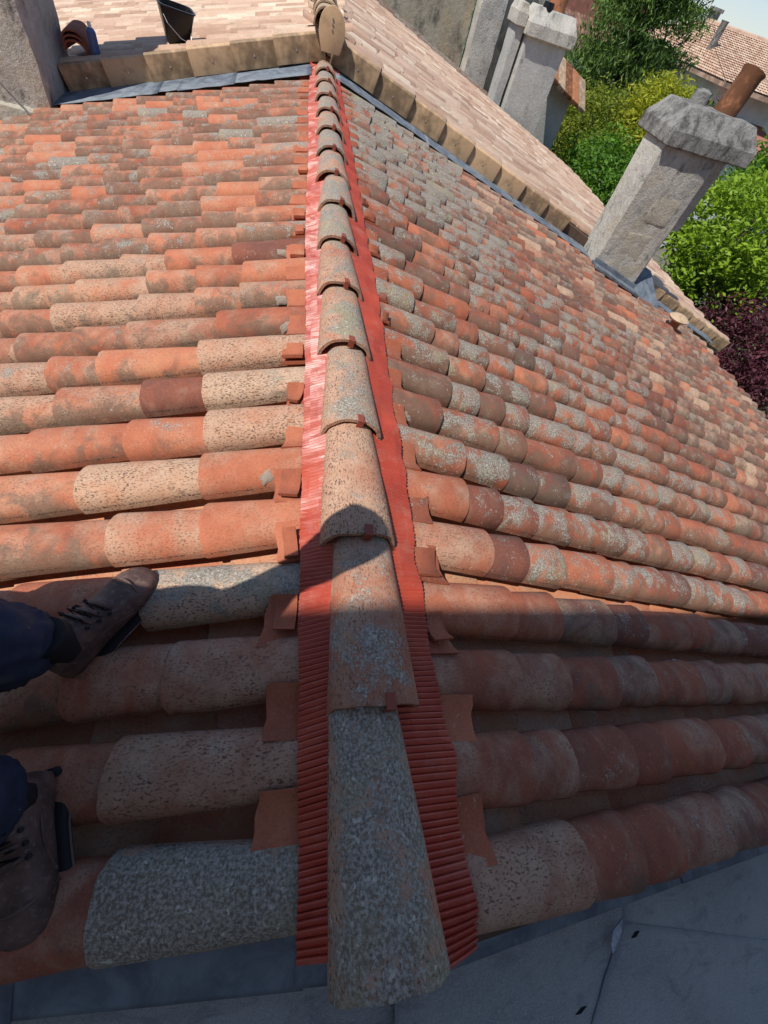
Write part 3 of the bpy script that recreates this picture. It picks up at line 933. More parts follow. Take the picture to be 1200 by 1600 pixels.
def rb(name, dims, mat, parent, seg=.08, amp=.010, seed=0, sharp=35):
    me = rough_box(*dims, seg=seg, amp=amp, seed=seed)
    finish(me, mat, True, sharp)
    return ob(name, me, parent)

def cap_mesh(x0, x1, y0, y1, z0, zb, zt, ins, mat, amp=.012, seed=0):
    rings = []
    for z, k in ((z0, .05), (z0, .012), (z0+.012, 0), (zb, 0), (zb+.01, .004), (zb+(zt-zb)*.5, ins*.52), (zt-.01, ins-.01), (zt, ins), (zt, ins+.12)):
        r = []
        nx, ny = 14, 9
        P = [(x0+k+(x1-x0-2*k)*i/nx, y0+k) for i in range(nx)] + [(x1-k, y0+k+(y1-y0-2*k)*j/ny) for j in range(ny)] + [(x1-k-(x1-x0-2*k)*i/nx, y1-k) for i in range(nx)] + [(x0+k, y1-k-(y1-y0-2*k)*j/ny) for j in range(ny)]
        for x, y in P:
            q = Vector((x*4+seed, y*4, z*4)); q2 = q*3.7
            r.append((x+amp*noise.noise(q)+amp*.6*noise.noise(q2), y+amp*noise.noise(q+Vector((5, 1, 2)))+amp*.6*noise.noise(q2+Vector((5, 1, 2))), z+amp*noise.noise(q+Vector((1, 8, 3)))))
        rings.append(r)
    b = MB(); b.loft(rings)
    return b.mesh("chimney_cap", mat, True, 18)

# right chimney, astride the verge
ch = empty("chimney", (3.95, 5.55, -1.25))
tag(ch, "large grey weathered stone chimney with sooty chamfered cap standing across the right verge", "chimney")
rb("shaft", (3.57, 4.31, 5.35, 5.80, -1.55, .15), M['chim'], ch, seed=1)
rb("side_shaft", (4.312, 4.60, 5.56, 5.92, -.62, .145), M['chim'], ch, seed=2)
rb("side_shaft", (4.312, 4.50, 5.57, 5.92, -1.75, -.60), M['chim'], ch, seed=3)
ob("cap", cap_mesh(3.54, 4.63, 5.30, 5.99, .14, .27, .45, .12, M['chimcap'], .005, 3), ch)
for i, (x0, x1, z0, z1) in enumerate(((3.83, 4.20, -.55, -.24), (3.78, 4.12, -.95, -.66), (3.66, 3.88, -1.22, -.99), (3.90, 4.26, -1.28, -1.0))):
    rb("stone_block", (x0, x1, 5.343, 5.40, z0, z1), M['block'], ch, seg=.05, amp=.012, seed=5+i)
b = MB()
b.box(3.52, 4.36, 5.17, 5.36, -.03, .006, Matrix.Translation((0, 0, -.035)) @ Matrix(((1, 0, 0, 0), (0, 1, 0, 0), (-.285, 0, 1, 0), (0, 0, 0, 1))))
b.box(3.54, 4.34, 5.325, 5.345, -.06, .055, Matrix.Translation((0, 0, -.035)) @ Matrix(((1, 0, 0, 0), (0, 1, 0, 0), (-.285, 0, 1, 0), (0, 0, 0, 1))))
ob("base_flashing", b.mesh("base_flashing", M['lead'], bevel=.004), ch)
b = MB()
b.add([(4.32,5.22,-1.62),(4.98,5.22,-1.70),(4.98,5.52,-1.60),(4.32,5.60,-1.36),(4.32,5.22,-1.42),(4.90,5.30,-1.44),(4.62,5.58,-1.10),(4.32,5.60,-1.02)], [(0,3,2,1),(4,5,6,7),(0,1,5,4),(1,2,6,5),(2,3,7,6),(3,0,4,7)])
ob("corner_flashing", b.mesh("corner_flashing", M['lead'], bevel=.008), ch)
b = MB(); b.tube([(4.30, 5.76, .38), (4.335, 5.77, .58), (4.35, 5.775, .74), (4.36, 5.78, .78)], [.135, .122, .118, .132], 14)
b2 = b.mesh("chimney_pot", M['terracotta'], True)
ob("chimney_pot", b2, ch)
b = MB(); b.tube([(3.98, 5.82, .38), (3.98, 5.82, .54), (3.98, 5.82, .56)], [.10, .085, .04], 12)
ob("chimney_pot", b.mesh("chimney_pot", M['chimcap'], True), ch)

# left chimney
ch = empty("chimney", (-2.9, 5.7, -.9))
tag(ch, "big dark stone chimney in the top left corner above the tiles", "chimney")
rb("shaft", (-3.55, -2.38, 5.33, 6.12, -1.35, 1.4), M['chim'], ch, seed=11, amp=.02)
rb("plinth", (-3.6, -2.50, 5.25, 5.40, -1.35, -.77), M['block'], ch, seed=12, amp=.022)
b = MB(); b.tube([(-2.95, 5.27, -.30), (-2.72, 5.24, -.56), (-2.5, 5.20, -.80), (-2.36, 5.17, -.88)], .006, 6)
cb_ = ob("cable", b.mesh("cable", M['cable'], True)); tag(cb_, "thin grey cable slanting down across the left chimney base", "cable")

# rear chimneys, behind the upper roof
ch = empty("chimney", (5.1, 13.9, -1.6))
tag(ch, "smooth grey plastered chimney with heavy stone cap behind the upper roof", "chimney")
rb("shaft", (4.66, 5.66, 13.62, 14.15, -2.3, .03), M['render'], ch, seg=.16, seed=21, amp=.012)
rb("slim_shaft", (4.40, 4.60, 13.80, 14.40, -2.3, .12), M['render'], ch, seg=.16, seed=22, amp=.012)
ob("cap", cap_mesh(4.58, 5.76, 13.52, 14.3, .02, .22, .46, .14, M['chim'], .006, 8), ch)
ob("cap", cap_mesh(4.34, 4.575, 13.74, 14.46, .10, .30, .44, .05, M['chim'], .006, 9), ch)
b = MB(); b.tube([(5.22, 13.95, .42), (5.23, 13.95, .95), (5.23, 13.95, 1.0)], [.20, .17, .19], 12)
ob("chimney_pot", b.mesh("chimney_pot", M['terracotta'], True), ch)
b = MB(); b.tube([(4.95, 13.75, .42), (4.95, 13.75, .55)], [.13, .11], 10)
ob("flue_collar", b.mesh("flue_collar", M['bucket'], True), ch)
ch = empty("chimney", (4.4, 16.3, -1.1))
tag(ch, "cracked old concrete chimney standing between the beige wall and the plastered chimney", "chimney")
rb("shaft", (4.08, 4.76, 16.02, 16.7, -2.4, 1.6), M['chim'], ch, seg=.16, seed=31, amp=.025)
rb("cap", (3.98, 4.86, 15.92, 16.8, 1.6, 1.85), M['chimcap'], ch, seg=.16, seed=32, amp=.02)

# mossy neighbouring roof strip and its wall
mossroof = deck("roof_mossy", 1, 6.6, 13.76, 16.45, ZU-.10, UP, M['deck'], .1)
mi = []
r = random.Random(77)
for k in range(13):
    D = r.uniform(.2, .5)
    while D < 6.5:
        m = frame(1, D, 13.86+k*.2, ZU-.10, UP) @ Matrix.Rotation(-math.radians(1.6), 4, 'Y') @ Matrix.Translation((0, 0, .01))
        mi.append((m, (r.uniform(.05, .35), r.uniform(.35, .7), .2, r.uniform(.5, .9))))
        D += .34
place_tiles(mi, [mesh_of("roof_tile", *tile_geo(.44, .185, .050, .165, .043, .012, 8, (0, .012, 1), seed=140, rough=.0009), M['tile'], True, 50)], "roof_tile", mossroof, 120, "far_roof_tiles", lowp, M['tile_far'])
b = MB(); b.box(4.80, 5.9, 16.35, 18, -6, 1.0)
nh = empty("neighbour_house", (2.5, 17.5, -2))
tag(nh, "beige old plastered house wall rising behind the upper roof", "house")
ob("side_wall", b.mesh("side_wall", M["oldwall"]), nh)
rb("wall", (1.2, 4.05, 16.5, 20, -6, 1.3), M['oldwall'], nh, seg=.4, amp=.03, seed=41)
b = MB()
for k in range(16):
    b.box(1.0+k*.2, 1.185+k*.2, 16.25, 20, 1.32, 1.40+.02*(k % 2))
ob("roof", b.mesh("roof", M['terracotta'], bevel=.02), nh)

# annex with a little tiled coping
ax = empty("annex", (6.6, 15.2, -2))
tag(ax, "small grey annex with orange and cream tiled edge beside the plastered chimney", "annex")
rb("wall", (6.05, 6.95, 15.0, 15.7, -6, -.70), M['render'], ax, seg=.2, amp=.015, seed=51)
for k in range(5):
    b = MB(); b.box(-.125, .125, -.55, .55, -.03, .06)
    o = ob("coping_tile", b.mesh("coping_tile", M['terracotta'] if k % 3 != 1 else M['upridge'], bevel=.015), ax, mw=Matrix.Translation((6.12+.26*k, 15.05, -.42-.085*k)) @ Matrix.Rotation(.31, 4, 'Y') @ Matrix.Rotation(.42, 4, 'X'))

# vent cowl near the verge
VX, VY, VZ = 4.93, 4.90, -1.41
vp = empty("vent_pipe", (VX, VY, VZ))
tag(vp, "rusty mushroom vent cowl on a short pipe below the right verge", "vent")
b = MB(); b.tube([(VX+.02, VY, VZ-.22), (VX, VY, VZ+.06)], .065, 12); ob("pipe", b.mesh("pipe", M['terracotta'], True), vp)
b = MB(); b.tube([(VX, VY, VZ+.05), (VX, VY, VZ+.07), (VX, VY, VZ+.10), (VX, VY, VZ+.115)], [.13, .14, .09, .02], 16); ob("cowl", b.mesh("cowl", M['upridge'], True), vp)

# loose bits
b = MB()
b.box(-.060, .008, -.020, .020, 0, .004); b.box(.012, .062, -.018, -.006, 0, .004); b.box(.012, .062, .006, .018, 0, .004); b.box(.004, .014, -.020, .020, 0, .004); b.box(.03, .04, -.018, .018, .003, .008)
mk = ob("metal_bracket", b.mesh("metal_bracket", M['zinc'], bevel=.001), mw=frame(1, 1.26, .262) @ Matrix.Translation((0, 0, .045)) @ Matrix.Rotation(.15, 4, 'Z') @ Matrix.Rotation(-.35, 4, 'X'))
tag(mk, "small bare metal bracket lying in a channel on the right slope", "bracket")

# bucket on the upper left verge
bk = empty("bucket", (-1.36, 5.98, -.225))
tag(bk, "black square builder's bucket with wire handle standing on the upper left verge", "bucket")
def rsq(w, d, z, n=24, pw=.35):
    P = []
    for i in range(n):
        a = 2*PI*i/n
        P.append((w*math.copysign(abs(math.cos(a))**pw, math.cos(a)), d*math.copysign(abs(math.sin(a))**pw, math.sin(a)), z))
    return P
b = MB()
b.loft([rsq(.085, .075, 0), rsq(.088, .078, .004), rsq(.145, .12, .235), rsq(.155, .13, .238), rsq(.155, .13, .246), rsq(.138, .113, .246), rsq(.08, .07, .012)])
bo = ob("tub", b.mesh("tub", M['bucket'], True, 30), bk, mw=Matrix.Translation((-1.36, 5.98, -.235)) @ Matrix.Rotation(.10, 4, 'Y') @ Matrix.Rotation(.35, 4, 'Z'))
b = MB(); b.tube([(-.14, -.02, .225), (-.10, -.16, .15), (.0, -.19, .085), (.09, -.16, .06), (.14, -.02, .225)], .003, 6)
ob("handle", b.mesh("handle", M['wire'], True), bo, mw=bo.parent.matrix_basis @ bo.matrix_basis)
# spray bottle
bt = empty("spray_bottle", (-2.085, 5.93, -.42))
tag(bt, "blue spray can standing on the verge beside the left chimney", "bottle")
b = MB(); b.tube([(0, 0, -.02), (0, 0, -.015), (0, 0, .125), (0, 0, .145), (0, 0, .15)], [.035, .038, .038, .026, .016], 16); ob("can", b.mesh("can", M['bottle'], True, 30), bt, loc=(-2.085, 5.93, -.42))
b = MB(); b.tube([(0, 0, .148), (0, 0, .175), (0, 0, .185)], [.016, .016, .010], 10); ob("cap", b.mesh("cap", M['white'], True, 30), bt, loc=(-2.085, 5.93, -.42))
# spare tiles stacked by the left chimney
SP = mesh_of("spare_tile", *tile_geo(.40, .19, .08, .16, .07, .014, 12, XS, seed=200, rough=.0012), M['tile'], True)
where = ["lowest", "middle", "topmost"]
for k in range(3):
    m = Matrix.Translation((-2.24, 5.88+.006*k, -.452+.031*k)) @ Matrix.Rotation(-PI/2+.06*k, 4, 'Z') @ Matrix.Rotation(.02, 4, 'Y')
    o = ob("spare_tile", SP, mw=m); o.color = (.4-.05*k, .1, .2, .3)
    tag(o, f"curved red spare roof tile, {where[k]} of the stack against the left chimney", "roof tile", "spare tiles stacked by the left chimney")

# ------------------------------------------------------------------ the tall house behind the camera that shades the near tiles
th = empty("tall_house", (0, -1.6, -6))
tag(th, "tall plastered house wall behind the near end of the ridge", "house")
b = MB(); b.box(-10, 9, -6.0, -.98, -6, 4.22); ob("wall", b.mesh("wall", M['tallwall']), th)
b = MB(); b.box(-10.2, 9.2, -6.2, -.86, 4.22, 4.29); ob("roof_slab", b.mesh("roof_slab", M['terracotta'], bevel=.02), th)

# ------------------------------------------------------------------ trees and shrubs
def leaf_mesh(name, P, sizes, mat, lc, droop=0.0, elong=1.7, up=0.35, seed=0):
    n = len(P)
    r = np.random.default_rng(seed)
    d = r.normal(size=(n, 3)); d[:, 2] = d[:, 2]*.6 - droop
    d /= np.linalg.norm(d, axis=1)[:, None]
    q = r.normal(size=(n, 3)); q[:, 2] += up*2
    w = np.cross(d, q); w /= np.linalg.norm(w, axis=1)[:, None] + 1e-9
    nn = np.cross(d, w)
    s = sizes[:, None]
    A = P - d*s*elong*.5; Bp = P + w*s*.42 + nn*s*.12; Cp = P + d*s*elong*.5; Dp = P - w*s*.42 + nn*s*.12
    V = np.stack([A, Bp, Cp, Dp], 1).reshape(-1, 3)
    F = np.arange(n*4).reshape(-1, 4)
    me = bpy.data.meshes.new(name); me.from_pydata(V.tolist(), [], F.tolist())
    at = me.attributes.new("lc", 'FLOAT', 'POINT'); at.data.foreach_set('value', np.repeat(lc, 4).astype(np.float32))
    me.materials.append(mat)
    return me

def shrub(name, label, cat, c, rad, nclump, nleaf, size, mat, seed, base_z=-6.0, elong=1.8, spread=.20, ztop=1.0, group=None, droop=.1):
    c = Vector(c)
    r = np.random.default_rng(seed)
    root = empty(name, (c.x, c.y, base_z)); tag(root, label, cat, group)
    k = r.normal(size=(nclump, 3)); k /= np.linalg.norm(k, axis=1)[:, None]
    k *= (r.uniform(.35, 1.0, nclump)**.45)[:, None]
    bump = 1 + .18*np.array([noise.noise(Vector((float(a[0])*2.2+seed, float(a[1])*2.2, float(a[2])*2.2))) for a in k])
    K = k*bump[:, None]*np.array(rad)
    ci = r.integers(0, nclump, nleaf)
    csz = r.uniform(.55, 1.3, nclump)
    P = K[ci] + r.normal(size=(nleaf, 3))*np.array(rad)*spread*csz[ci][:, None]*np.array([1, 1, .8])
    tone = r.uniform(0, .35, nclump)
    lc = np.clip(tone[ci] + r.uniform(0, .65, nleaf), 0, 1)
    me = leaf_mesh("crown", P + np.array(c), r.uniform(.6, 1.3, nleaf)*size, mat, lc, seed=seed, elong=elong, droop=droop)
    ob("crown", me, root)
    b = MB()
    rr_ = random.Random(seed)
    for i in range(5):
        a = rr_.uniform(0, 6.28); q = .5*rad[0]*rr_.random()
        tip = c + Vector((math.cos(a)*rad[0]*.6, math.sin(a)*rad[1]*.6, rad[2]*rr_.uniform(.0, .7)))
        b.tube([(c.x+.1*math.cos(a), c.y+.1*math.sin(a), base_z-.05), c + Vector((math.cos(a)*q*.4, math.sin(a)*q*.4, -rad[2]*.5)), tip], [.11, .07, .015], 6)
    ob("trunk", b.mesh("trunk", M['wood_bark'], True), root)
    return root

LG = leaf_material("leaf_bright", (.10, .20, .012), (.33, .48, .035))
LM = leaf_material("leaf_mid", (.035, .11, .014), (.17, .33, .03))
LY = leaf_material("leaf_yellow", (.15, .20, .015), (.50, .50, .04))
LP = leaf_material("leaf_purple", (.022, .008, .014), (.19, .055, .075), .25)
LD = leaf_material("leaf_dark", (.012, .035, .014), (.06, .13, .04), .2)
LC_ = leaf_material("leaf_conifer", (.022, .06, .014), (.17, .27, .05), .2)
LO = leaf_material("leaf_olive", (.07, .12, .014), (.32, .36, .04))

shrub("laurel_shrub", "bright lime green leafy shrub to the right of the big chimney", "shrub", (9.25, 9.15, -1.45), (1.35, 1.3, 1.15), 110, 13000, .075, LG, 1)
shrub("laurel_shrub", "glossy mid green shrub directly above the right eave, below the yellow bush", "shrub", (8.65, 14.2, -2.2), (1.1, 1.6, .95), 100, 13000, .07, LM, 2)
shrub("privet_bush", "speckled olive green bush beside the plastered chimney", "bush", (8.85, 17.0, -1.75), (1.1, 1.3, 1.05), 110, 15000, .055, LO, 3)
shrub("golden_bush", "golden yellow feathery bush in front of the conifer", "bush", (10.15, 15.8, -1.0), (1.0, .95, .88), 110, 13000, .055, LY, 4, elong=3.2)
shrub("maple_tree", "dark purple leaved maple below the right verge end", "tree", (9.75, 7.25, -2.85), (1.25, 1.5, 1.0), 110, 17000, .05, LP, 5, elong=2.4, droop=.5)
shrub("garden_tree", "dark green broadleaf tree behind the big chimney cap at right edge", "tree", (12.0, 12.3, -1.1), (1.0, 1.0, 1.0), 80, 7000, .08, LM, 6)
shrub("garden_tree", "small blue green tree between the conifer and the pale hipped house", "tree", (12.7, 17.6, -1.0), (.55, .6, .75), 70, 5000, .07, LD, 7)
shrub("hedge_bush", "low green bush under the purple maple at the right edge", "bush", (9.4, 4.6, -4.6), (1.5, 1.6, .9), 60, 7000, .07, LM, 8)
shrub("garden_tree", "small sunlit bush beside the white house at the top", "bush", (11.0, 25.4, -1.9), (.8, .8, .8), 60, 4000, .08, LO, 9)

def conifer(c, H, Rb, label, seed, n=75000, zb=-6.0):
    r = random.Random(seed); rn = np.random.default_rng(seed)
    root = empty("conifer", (c[0], c[1], zb)); tag(root, label, "tree")
    P, tone = [], []
    nb_ = 420
    br = []
    for i in range(nb_):
        t = r.random()**.8
        z = zb + .6 + (H-.7)*t
        R = Rb*(1-t)**.62*r.uniform(.65, 1.08)+.15
        a = r.uniform(0, 2*PI)
        br.append((z, R, a, r.uniform(0, .4)))
    for i in range(n):
        z, R, a, tn = br[r.randrange(nb_)]
        s = r.random()**.6
        lift = .22*R*s - .16*R*s*s
        side = r.gauss(0, .16*R*s+.04)
        hang = abs(r.gauss(0, .22))*(.3+s)
        P.append((c[0]+math.cos(a)*R*s - math.sin(a)*side, c[1]+math.sin(a)*R*s + math.cos(a)*side, z + lift - hang + .15))
        tone.append(min(1, tn + r.uniform(0, .6)))
    me = leaf_mesh("crown", np.array(P), rn.uniform(.6, 1.3, n)*.055, LC_, np.array(tone), droop=1.1, elong=3.4, seed=seed)
    ob("crown", me, root)
    b = MB(); b.tube([(c[0], c[1], zb-.1), (c[0], c[1], zb+H*.5), (c[0], c[1], zb+H*.97)], [.28, .16, .02], 8)
    ob("trunk", b.mesh("trunk", M['wood_bark'], True), root)
conifer((11.25, 21.0), 11.4, 3.1, "tall dark green feathery conifer rising behind the golden bush", 3)

# ------------------------------------------------------------------ far houses
def windows(parent, x, ys, z0, z1, w, axis='y'):
    for y in ys:
        b = MB()
        if axis == 'y': b.box(x-.02, x+.02, y-w/2, y+w/2, z0, z1)
        else: b.box(y-w/2, y+w/2, x-.02, x+.02, z0, z1)
        wo = ob("window", b.mesh("window", M['window']), parent)
        b = MB()
        for dy in (-w/2-.03, 0, w/2+.03):
            if axis == 'y': b.box(x-.05, x+.03, y+dy-.03, y+dy+.03, z0-.05, z1+.05)
            else: b.box(y+dy-.03, y+dy+.03, x-.05, x+.03, z0-.05, z1+.05)
        ob("frame", b.mesh("frame", M['whitewall']), wo)

hl = empty("house", (14.5, 34, -6))
tag(hl, "red walled house with brown ribbed lean-to roof and white lower wall behind the conifer", "house")
b = MB(); b.box(11.5, 18.5, 34.2, 40, -6, 2.6); ob("wall", b.mesh("wall", M['redwall']), hl)
b = MB(); b.box(11.6, 18.4, 31.6, 34.1, -6, -.95); ob("lower_wall", b.mesh("lower_wall", M['whitewall']), hl)
for k in range(36):
    b = MB()
    x = 11.4 + k*.2
    b.loft([[(x+.09*math.cos(a), yy, zz+.05*math.sin(a)) for a in (0, PI/3, 2*PI/3, PI)] for yy, zz in ((31.2, -.98), (34.2, .02))])
    ob("roof_rib", b.mesh("roof_rib", M['brownroof'], True), hl)
b = MB(); b.add([(11.3, 31.2, -1.02), (18.7, 31.2, -1.02), (18.7, 34.2, -.02), (11.3, 34.2, -.02), (11.3, 31.2, -1.14), (18.7, 31.2, -1.14), (18.7, 34.2, -.14), (11.3, 34.2, -.14)], [(0,1,2,3),(7,6,5,4),(0,4,5,1),(1,5,6,2),(2,6,7,3),(3,7,4,0)])
ob("lean_to_roof", b.mesh("lean_to_roof", M['brownroof']), hl)
windows(hl, 34.18, (13.1, 15.0, 16.8), .9, 2.1, .8, 'x')
b = MB(); b.add([(11, 34, 2.6), (19, 34, 2.6), (19, 41, 2.6), (11, 41, 2.6), (13, 37.5, 4.2), (17, 37.5, 4.2)], [(0,1,5,4),(1,2,5),(2,3,4,5),(3,0,4),(3,2,1,0)])
ob("roof", b.mesh("roof", M['brownroof']), hl)

hr = empty("house", (24, 29, -6))
tag(hr, "pale tiled hipped roof house with white walls against the sky at top right", "house")
E0, E1 = (18.2, 24.6), (31.0, 33.0)     # eave corners in plan
zE, zR = -.10, 1.55
b = MB(); b.box(18.6, 30.4, 25.3, 32.4, -6, zE+.02); ob("wall", b.mesh("wall", M['whitewall']), hr)
b = MB(); b.box(18.85, 30.45, 25.25, 32.45, -1.75, -1.55); ob("string_course", b.mesh("string_course", M['redwall']), hr)
b = MB()
EV = [(16.3, 33.2, zE), (18.0, 24.4, zE), (31, 22.5, zE), (31, 33.2, zE)]
RG = [(18.9, 29.6, 1.22), (28, 27.8, 1.40)]
b.add(EV + RG + [(x, y, z-.15) for x, y, z in EV], [(1,2,5,4),(2,3,5),(3,0,4,5),(0,1,4),(9,8,7,6),(0,6,7,1),(1,7,8,2),(2,8,9,3),(3,9,6,0)])
hroof = ob("roof", b.mesh("roof", M['farroof']), hr)
def rows_on(tri_a, tri_b, tri_c, tri_d, nu, nv, name):
    """tile courses on a roof plane: a-b eave, d-c top; single mesh of small lapped tiles"""
    a, b_, c, d = map(Vector, (tri_a, tri_b, tri_c, tri_d))
    nrm = (b_-a).cross(d-a).normalized()
    V, F, C = [], [], []
    r = random.Random(5)
    for j in range(nv):
        v0, v1 = j/nv, (j+1.15)/nv
        v1 = min(v1, 1)
        e0, e1 = a.lerp(d, v0), b_.lerp(c, v0); g0, g1 = a.lerp(d, v1), b_.lerp(c, v1)
        m_ = max(2, int(nu*(e1-e0).length/(b_-a).length))
        for i in range(m_):
            u0, u1 = i/m_, (i+.99)/m_
            k = len(V)
            V += [e0.lerp(e1, u0)+nrm*.06, e0.lerp(e1, (u0+u1)/2)+nrm*.08, e0.lerp(e1, u1)+nrm*.06, g0.lerp(g1, u1)+nrm*.03, g0.lerp(g1, (u0+u1)/2)+nrm*.05, g0.lerp(g1, u0)+nrm*.03]
            F += [(k, k+1, k+4, k+5), (k+1, k+2, k+3, k+4), (k, k+2, k+1)]
            cc = (r.uniform(.2, .85), r.uniform(0, .3), .3, r.uniform(.1, .5)); C += [cc]*6
    me = bpy.data.meshes.new(name); me.from_pydata([tuple(v) for v in V], [], F)
    at = me.attributes.new("tc", 'FLOAT_COLOR', 'POINT'); at.data.foreach_set('color', np.array(C, dtype=np.float32).ravel())
    me.materials.append(M['pale_far'])
    o = ob(name, me, hr); o['kind'] = 'stuff'
rows_on(EV[0], EV[1], (18.9, 29.59, 1.22), (18.9, 29.61, 1.22), 60, 18, "roof_tiles")
rows_on(EV[1], EV[2], RG[1], RG[0], 90, 22, "roof_tiles")
b = MB(); b.tube([RG[0], RG[1]], .14, 8); ob("roof_ridge", b.mesh("roof_ridge", M['farroof'], True), hr)
b = MB(); b.tube([(18.38, 27.27, .2), (18.34, 27.27, 1.35), (18.34, 27.27, 1.42)], [.16, .16, .19], 10); ob("flue_pipe", b.mesh("flue_pipe", M['chimcap'], True), hr)
for i, (x, y, w) in enumerate(((19.6, 30.3, .2), (24.0, 30.4, .25), (26.2, 29.6, .25))):
    b = MB(); b.box(x-w, x+w, y-w, y+w, .6, 1.62); b.box(x-w-.06, x+w+.06, y-w-.06, y+w+.06, 1.62, 1.74); ob("chimney", b.mesh("chimney", M['chimcap']), hr)
b = MB(); b.tube([(22.6, 28.9, 1.2), (22.6, 28.9, 2.2)], .03, 6); b.tube([(22.3, 28.9, 2.1), (22.9, 28.9, 2.2)], .02, 6); b.tube([(22.4, 28.9, 1.95), (22.8, 28.9, 2.0)], .02, 6)
ob("antenna", b.mesh("antenna", M['zinc'], True), hr)
windows(hr, 18.88, (26.6, 28.8, 30.8), -3.2, -1.95, .9)
windows(hr, 25.28, (20.4, 22.6, 25), -3.2, -1.95, .9, 'x')
# porch with dark red roof before it
pr = empty("porch", (19.5, 24, -6))
tag(pr, "low dark red roofed porch in front of the pale hipped house", "porch")
b = MB(); b.add([(16.6, 22.4, -1.75), (22, 22.4, -1.75), (22, 25.2, -1.05), (16.6, 25.2, -1.05), (16.6, 22.4, -1.9), (22, 22.4, -1.9), (22, 25.2, -1.2), (16.6, 25.2, -1.2)], [(0,1,2,3),(7,6,5,4),(0,4,5,1),(1,5,6,2),(2,6,7,3),(3,7,4,0)])
ob("roof", b.mesh("roof", M['redwall']), pr)
b = MB(); b.box(16.9, 21.7, 22.7, 25.1, -6, -1.95); ob("wall", b.mesh("wall", M['whitewall']), pr)
b = MB(); b.tube([(16.5, 22.32, -1.86), (22.1, 22.32, -1.86)], .07, 8); ob("gutter", b.mesh("gutter", M['zinc'], True), pr)
# ------------------------------------------------------------------ the worker crouching on the left slope
person = empty("person", (-.95, .15, -.38))
tag(person, "crouching worker in navy work trousers and scuffed brown boots at the left edge", "person")
def skin(name, verts, edges, radii, root, mat, sub=2, parent=None, disp=0.0, dscale=.1):
    me = bpy.data.meshes.new(name); me.from_pydata([tuple(v) for v in verts], edges, [])
    o = bpy.data.objects.new(name, me); link(o)
    o.modifiers.new("skin", 'SKIN')
    me.skin_vertices.new() if not me.skin_vertices else None
    for i, r_ in enumerate(radii):
        me.skin_vertices[0].data[i].radius = (r_, r_) if not isinstance(r_, tuple) else r_
        me.skin_vertices[0].data[i].use_root = (i == root)
    sb = o.modifiers.new("sub", 'SUBSURF'); sb.levels = sub; sb.render_levels = sub
    dg = bpy.context.evaluated_depsgraph_get()
    ev = o.evaluated_get(dg)
    m2 = bpy.data.meshes.new_from_object(ev)
    bpy.data.objects.remove(o)
    if disp:
        m2.calc_loop_triangles()
        nr = [v.normal.copy() for v in m2.vertices]
        for v, n_ in zip(m2.vertices, nr):
            q = v.co/dscale
            f = 1-abs(noise.noise(Vector((q.x*2.2, q.y*.9, q.z*2.2))))*2
            f2 = 1-abs(noise.noise(Vector((q.x*1.1+5, q.y*2, q.z*3.4))))*2
            v.co += n_*disp*(f*.7 + f2*.6)
    m2.materials.clear()
    finish(m2, mat, True, 80)
    m2.name = name
    return ob(name, m2, parent)

hip = Vector((-1.22, .12, .16)); chest = Vector((-.92, .0, .62)); neck = Vector((-.70, .20, .80)); head = Vector((-.545, .270, .90)); crown = Vector((-.51, .285, 1.0))
kA, aA = Vector((-1.0, .31, .06)), Vector((-.665, .305, -.165))
kB, aB = Vector((-1.0, -.03, .08)), Vector((-.645, .045, -.175))
hA, hB = hip + Vector((.02, .09, -.02)), hip + Vector((.02, -.09, -.02))
shA, shB = chest + Vector((-.04, .15, .0)), chest + Vector((.04, -.19, .05))
elA, haA = Vector((-1.14, .32, .36)), Vector((-1.02, .30, .17))
elB, haB = Vector((-1.12, -.10, .38)), Vector((-1.03, -.05, .18))
V = [hip, hip.lerp(chest, .5), chest, neck, head, crown, hA, kA, aA, hB, kB, aB, shA, elA, haA, shB, elB, haB]
Ed = [(0,1),(1,2),(2,3),(3,4),(4,5),(0,6),(6,7),(7,8),(0,9),(9,10),(10,11),(2,12),(12,13),(13,14),(2,15),(15,16),(16,17)]
Rr = [.13,.13,.14,.055,.10,.075,.09,.062,.042,.09,.062,.042,.065,.045,.033,.065,.045,.033]
skin("body", V, Ed, Rr, 0, M['skin'], parent=person)
V2 = [hip + Vector((.0,0,.05)), hA, hA.lerp(kA,.5), kA, kA.lerp(aA,.35), kA.lerp(aA,.7), aA+Vector((-.005,.0,.0)), hB, hB.lerp(kB,.5), kB, kB.lerp(aB,.35), kB.lerp(aB,.7), aB]
E2 = [(0,1),(1,2),(2,3),(3,4),(4,5),(5,6),(0,7),(7,8),(8,9),(9,10),(10,11),(11,12)]
R2 = [.17,.125,.115,.098,.094,.088,.070,.125,.115,.098,.094,.088,.072]
skin("trousers", V2, E2, R2, 0, M['trouser'], 4, person, .012, .075)
V3 = [hip.lerp(chest,.2), hip.lerp(chest,.6), chest, chest.lerp(neck,.75), shA, elA, elA.lerp(haA,.8), shB, elB, elB.lerp(haB,.8)]
E3 = [(0,1),(1,2),(2,3),(2,4),(4,5),(5,6),(2,7),(7,8),(8,9)]
skin("jacket", V3, E3, [.165,.17,.175,.12,.09,.065,.05,.09,.065,.05], 2, M['jacket'], 2, person)
skin("hair", [head+Vector((-.05,0,.05)), crown+Vector((-.02,0,.025))], [(0,1)], [.085,.075], 0, M['hair'], 2, person)
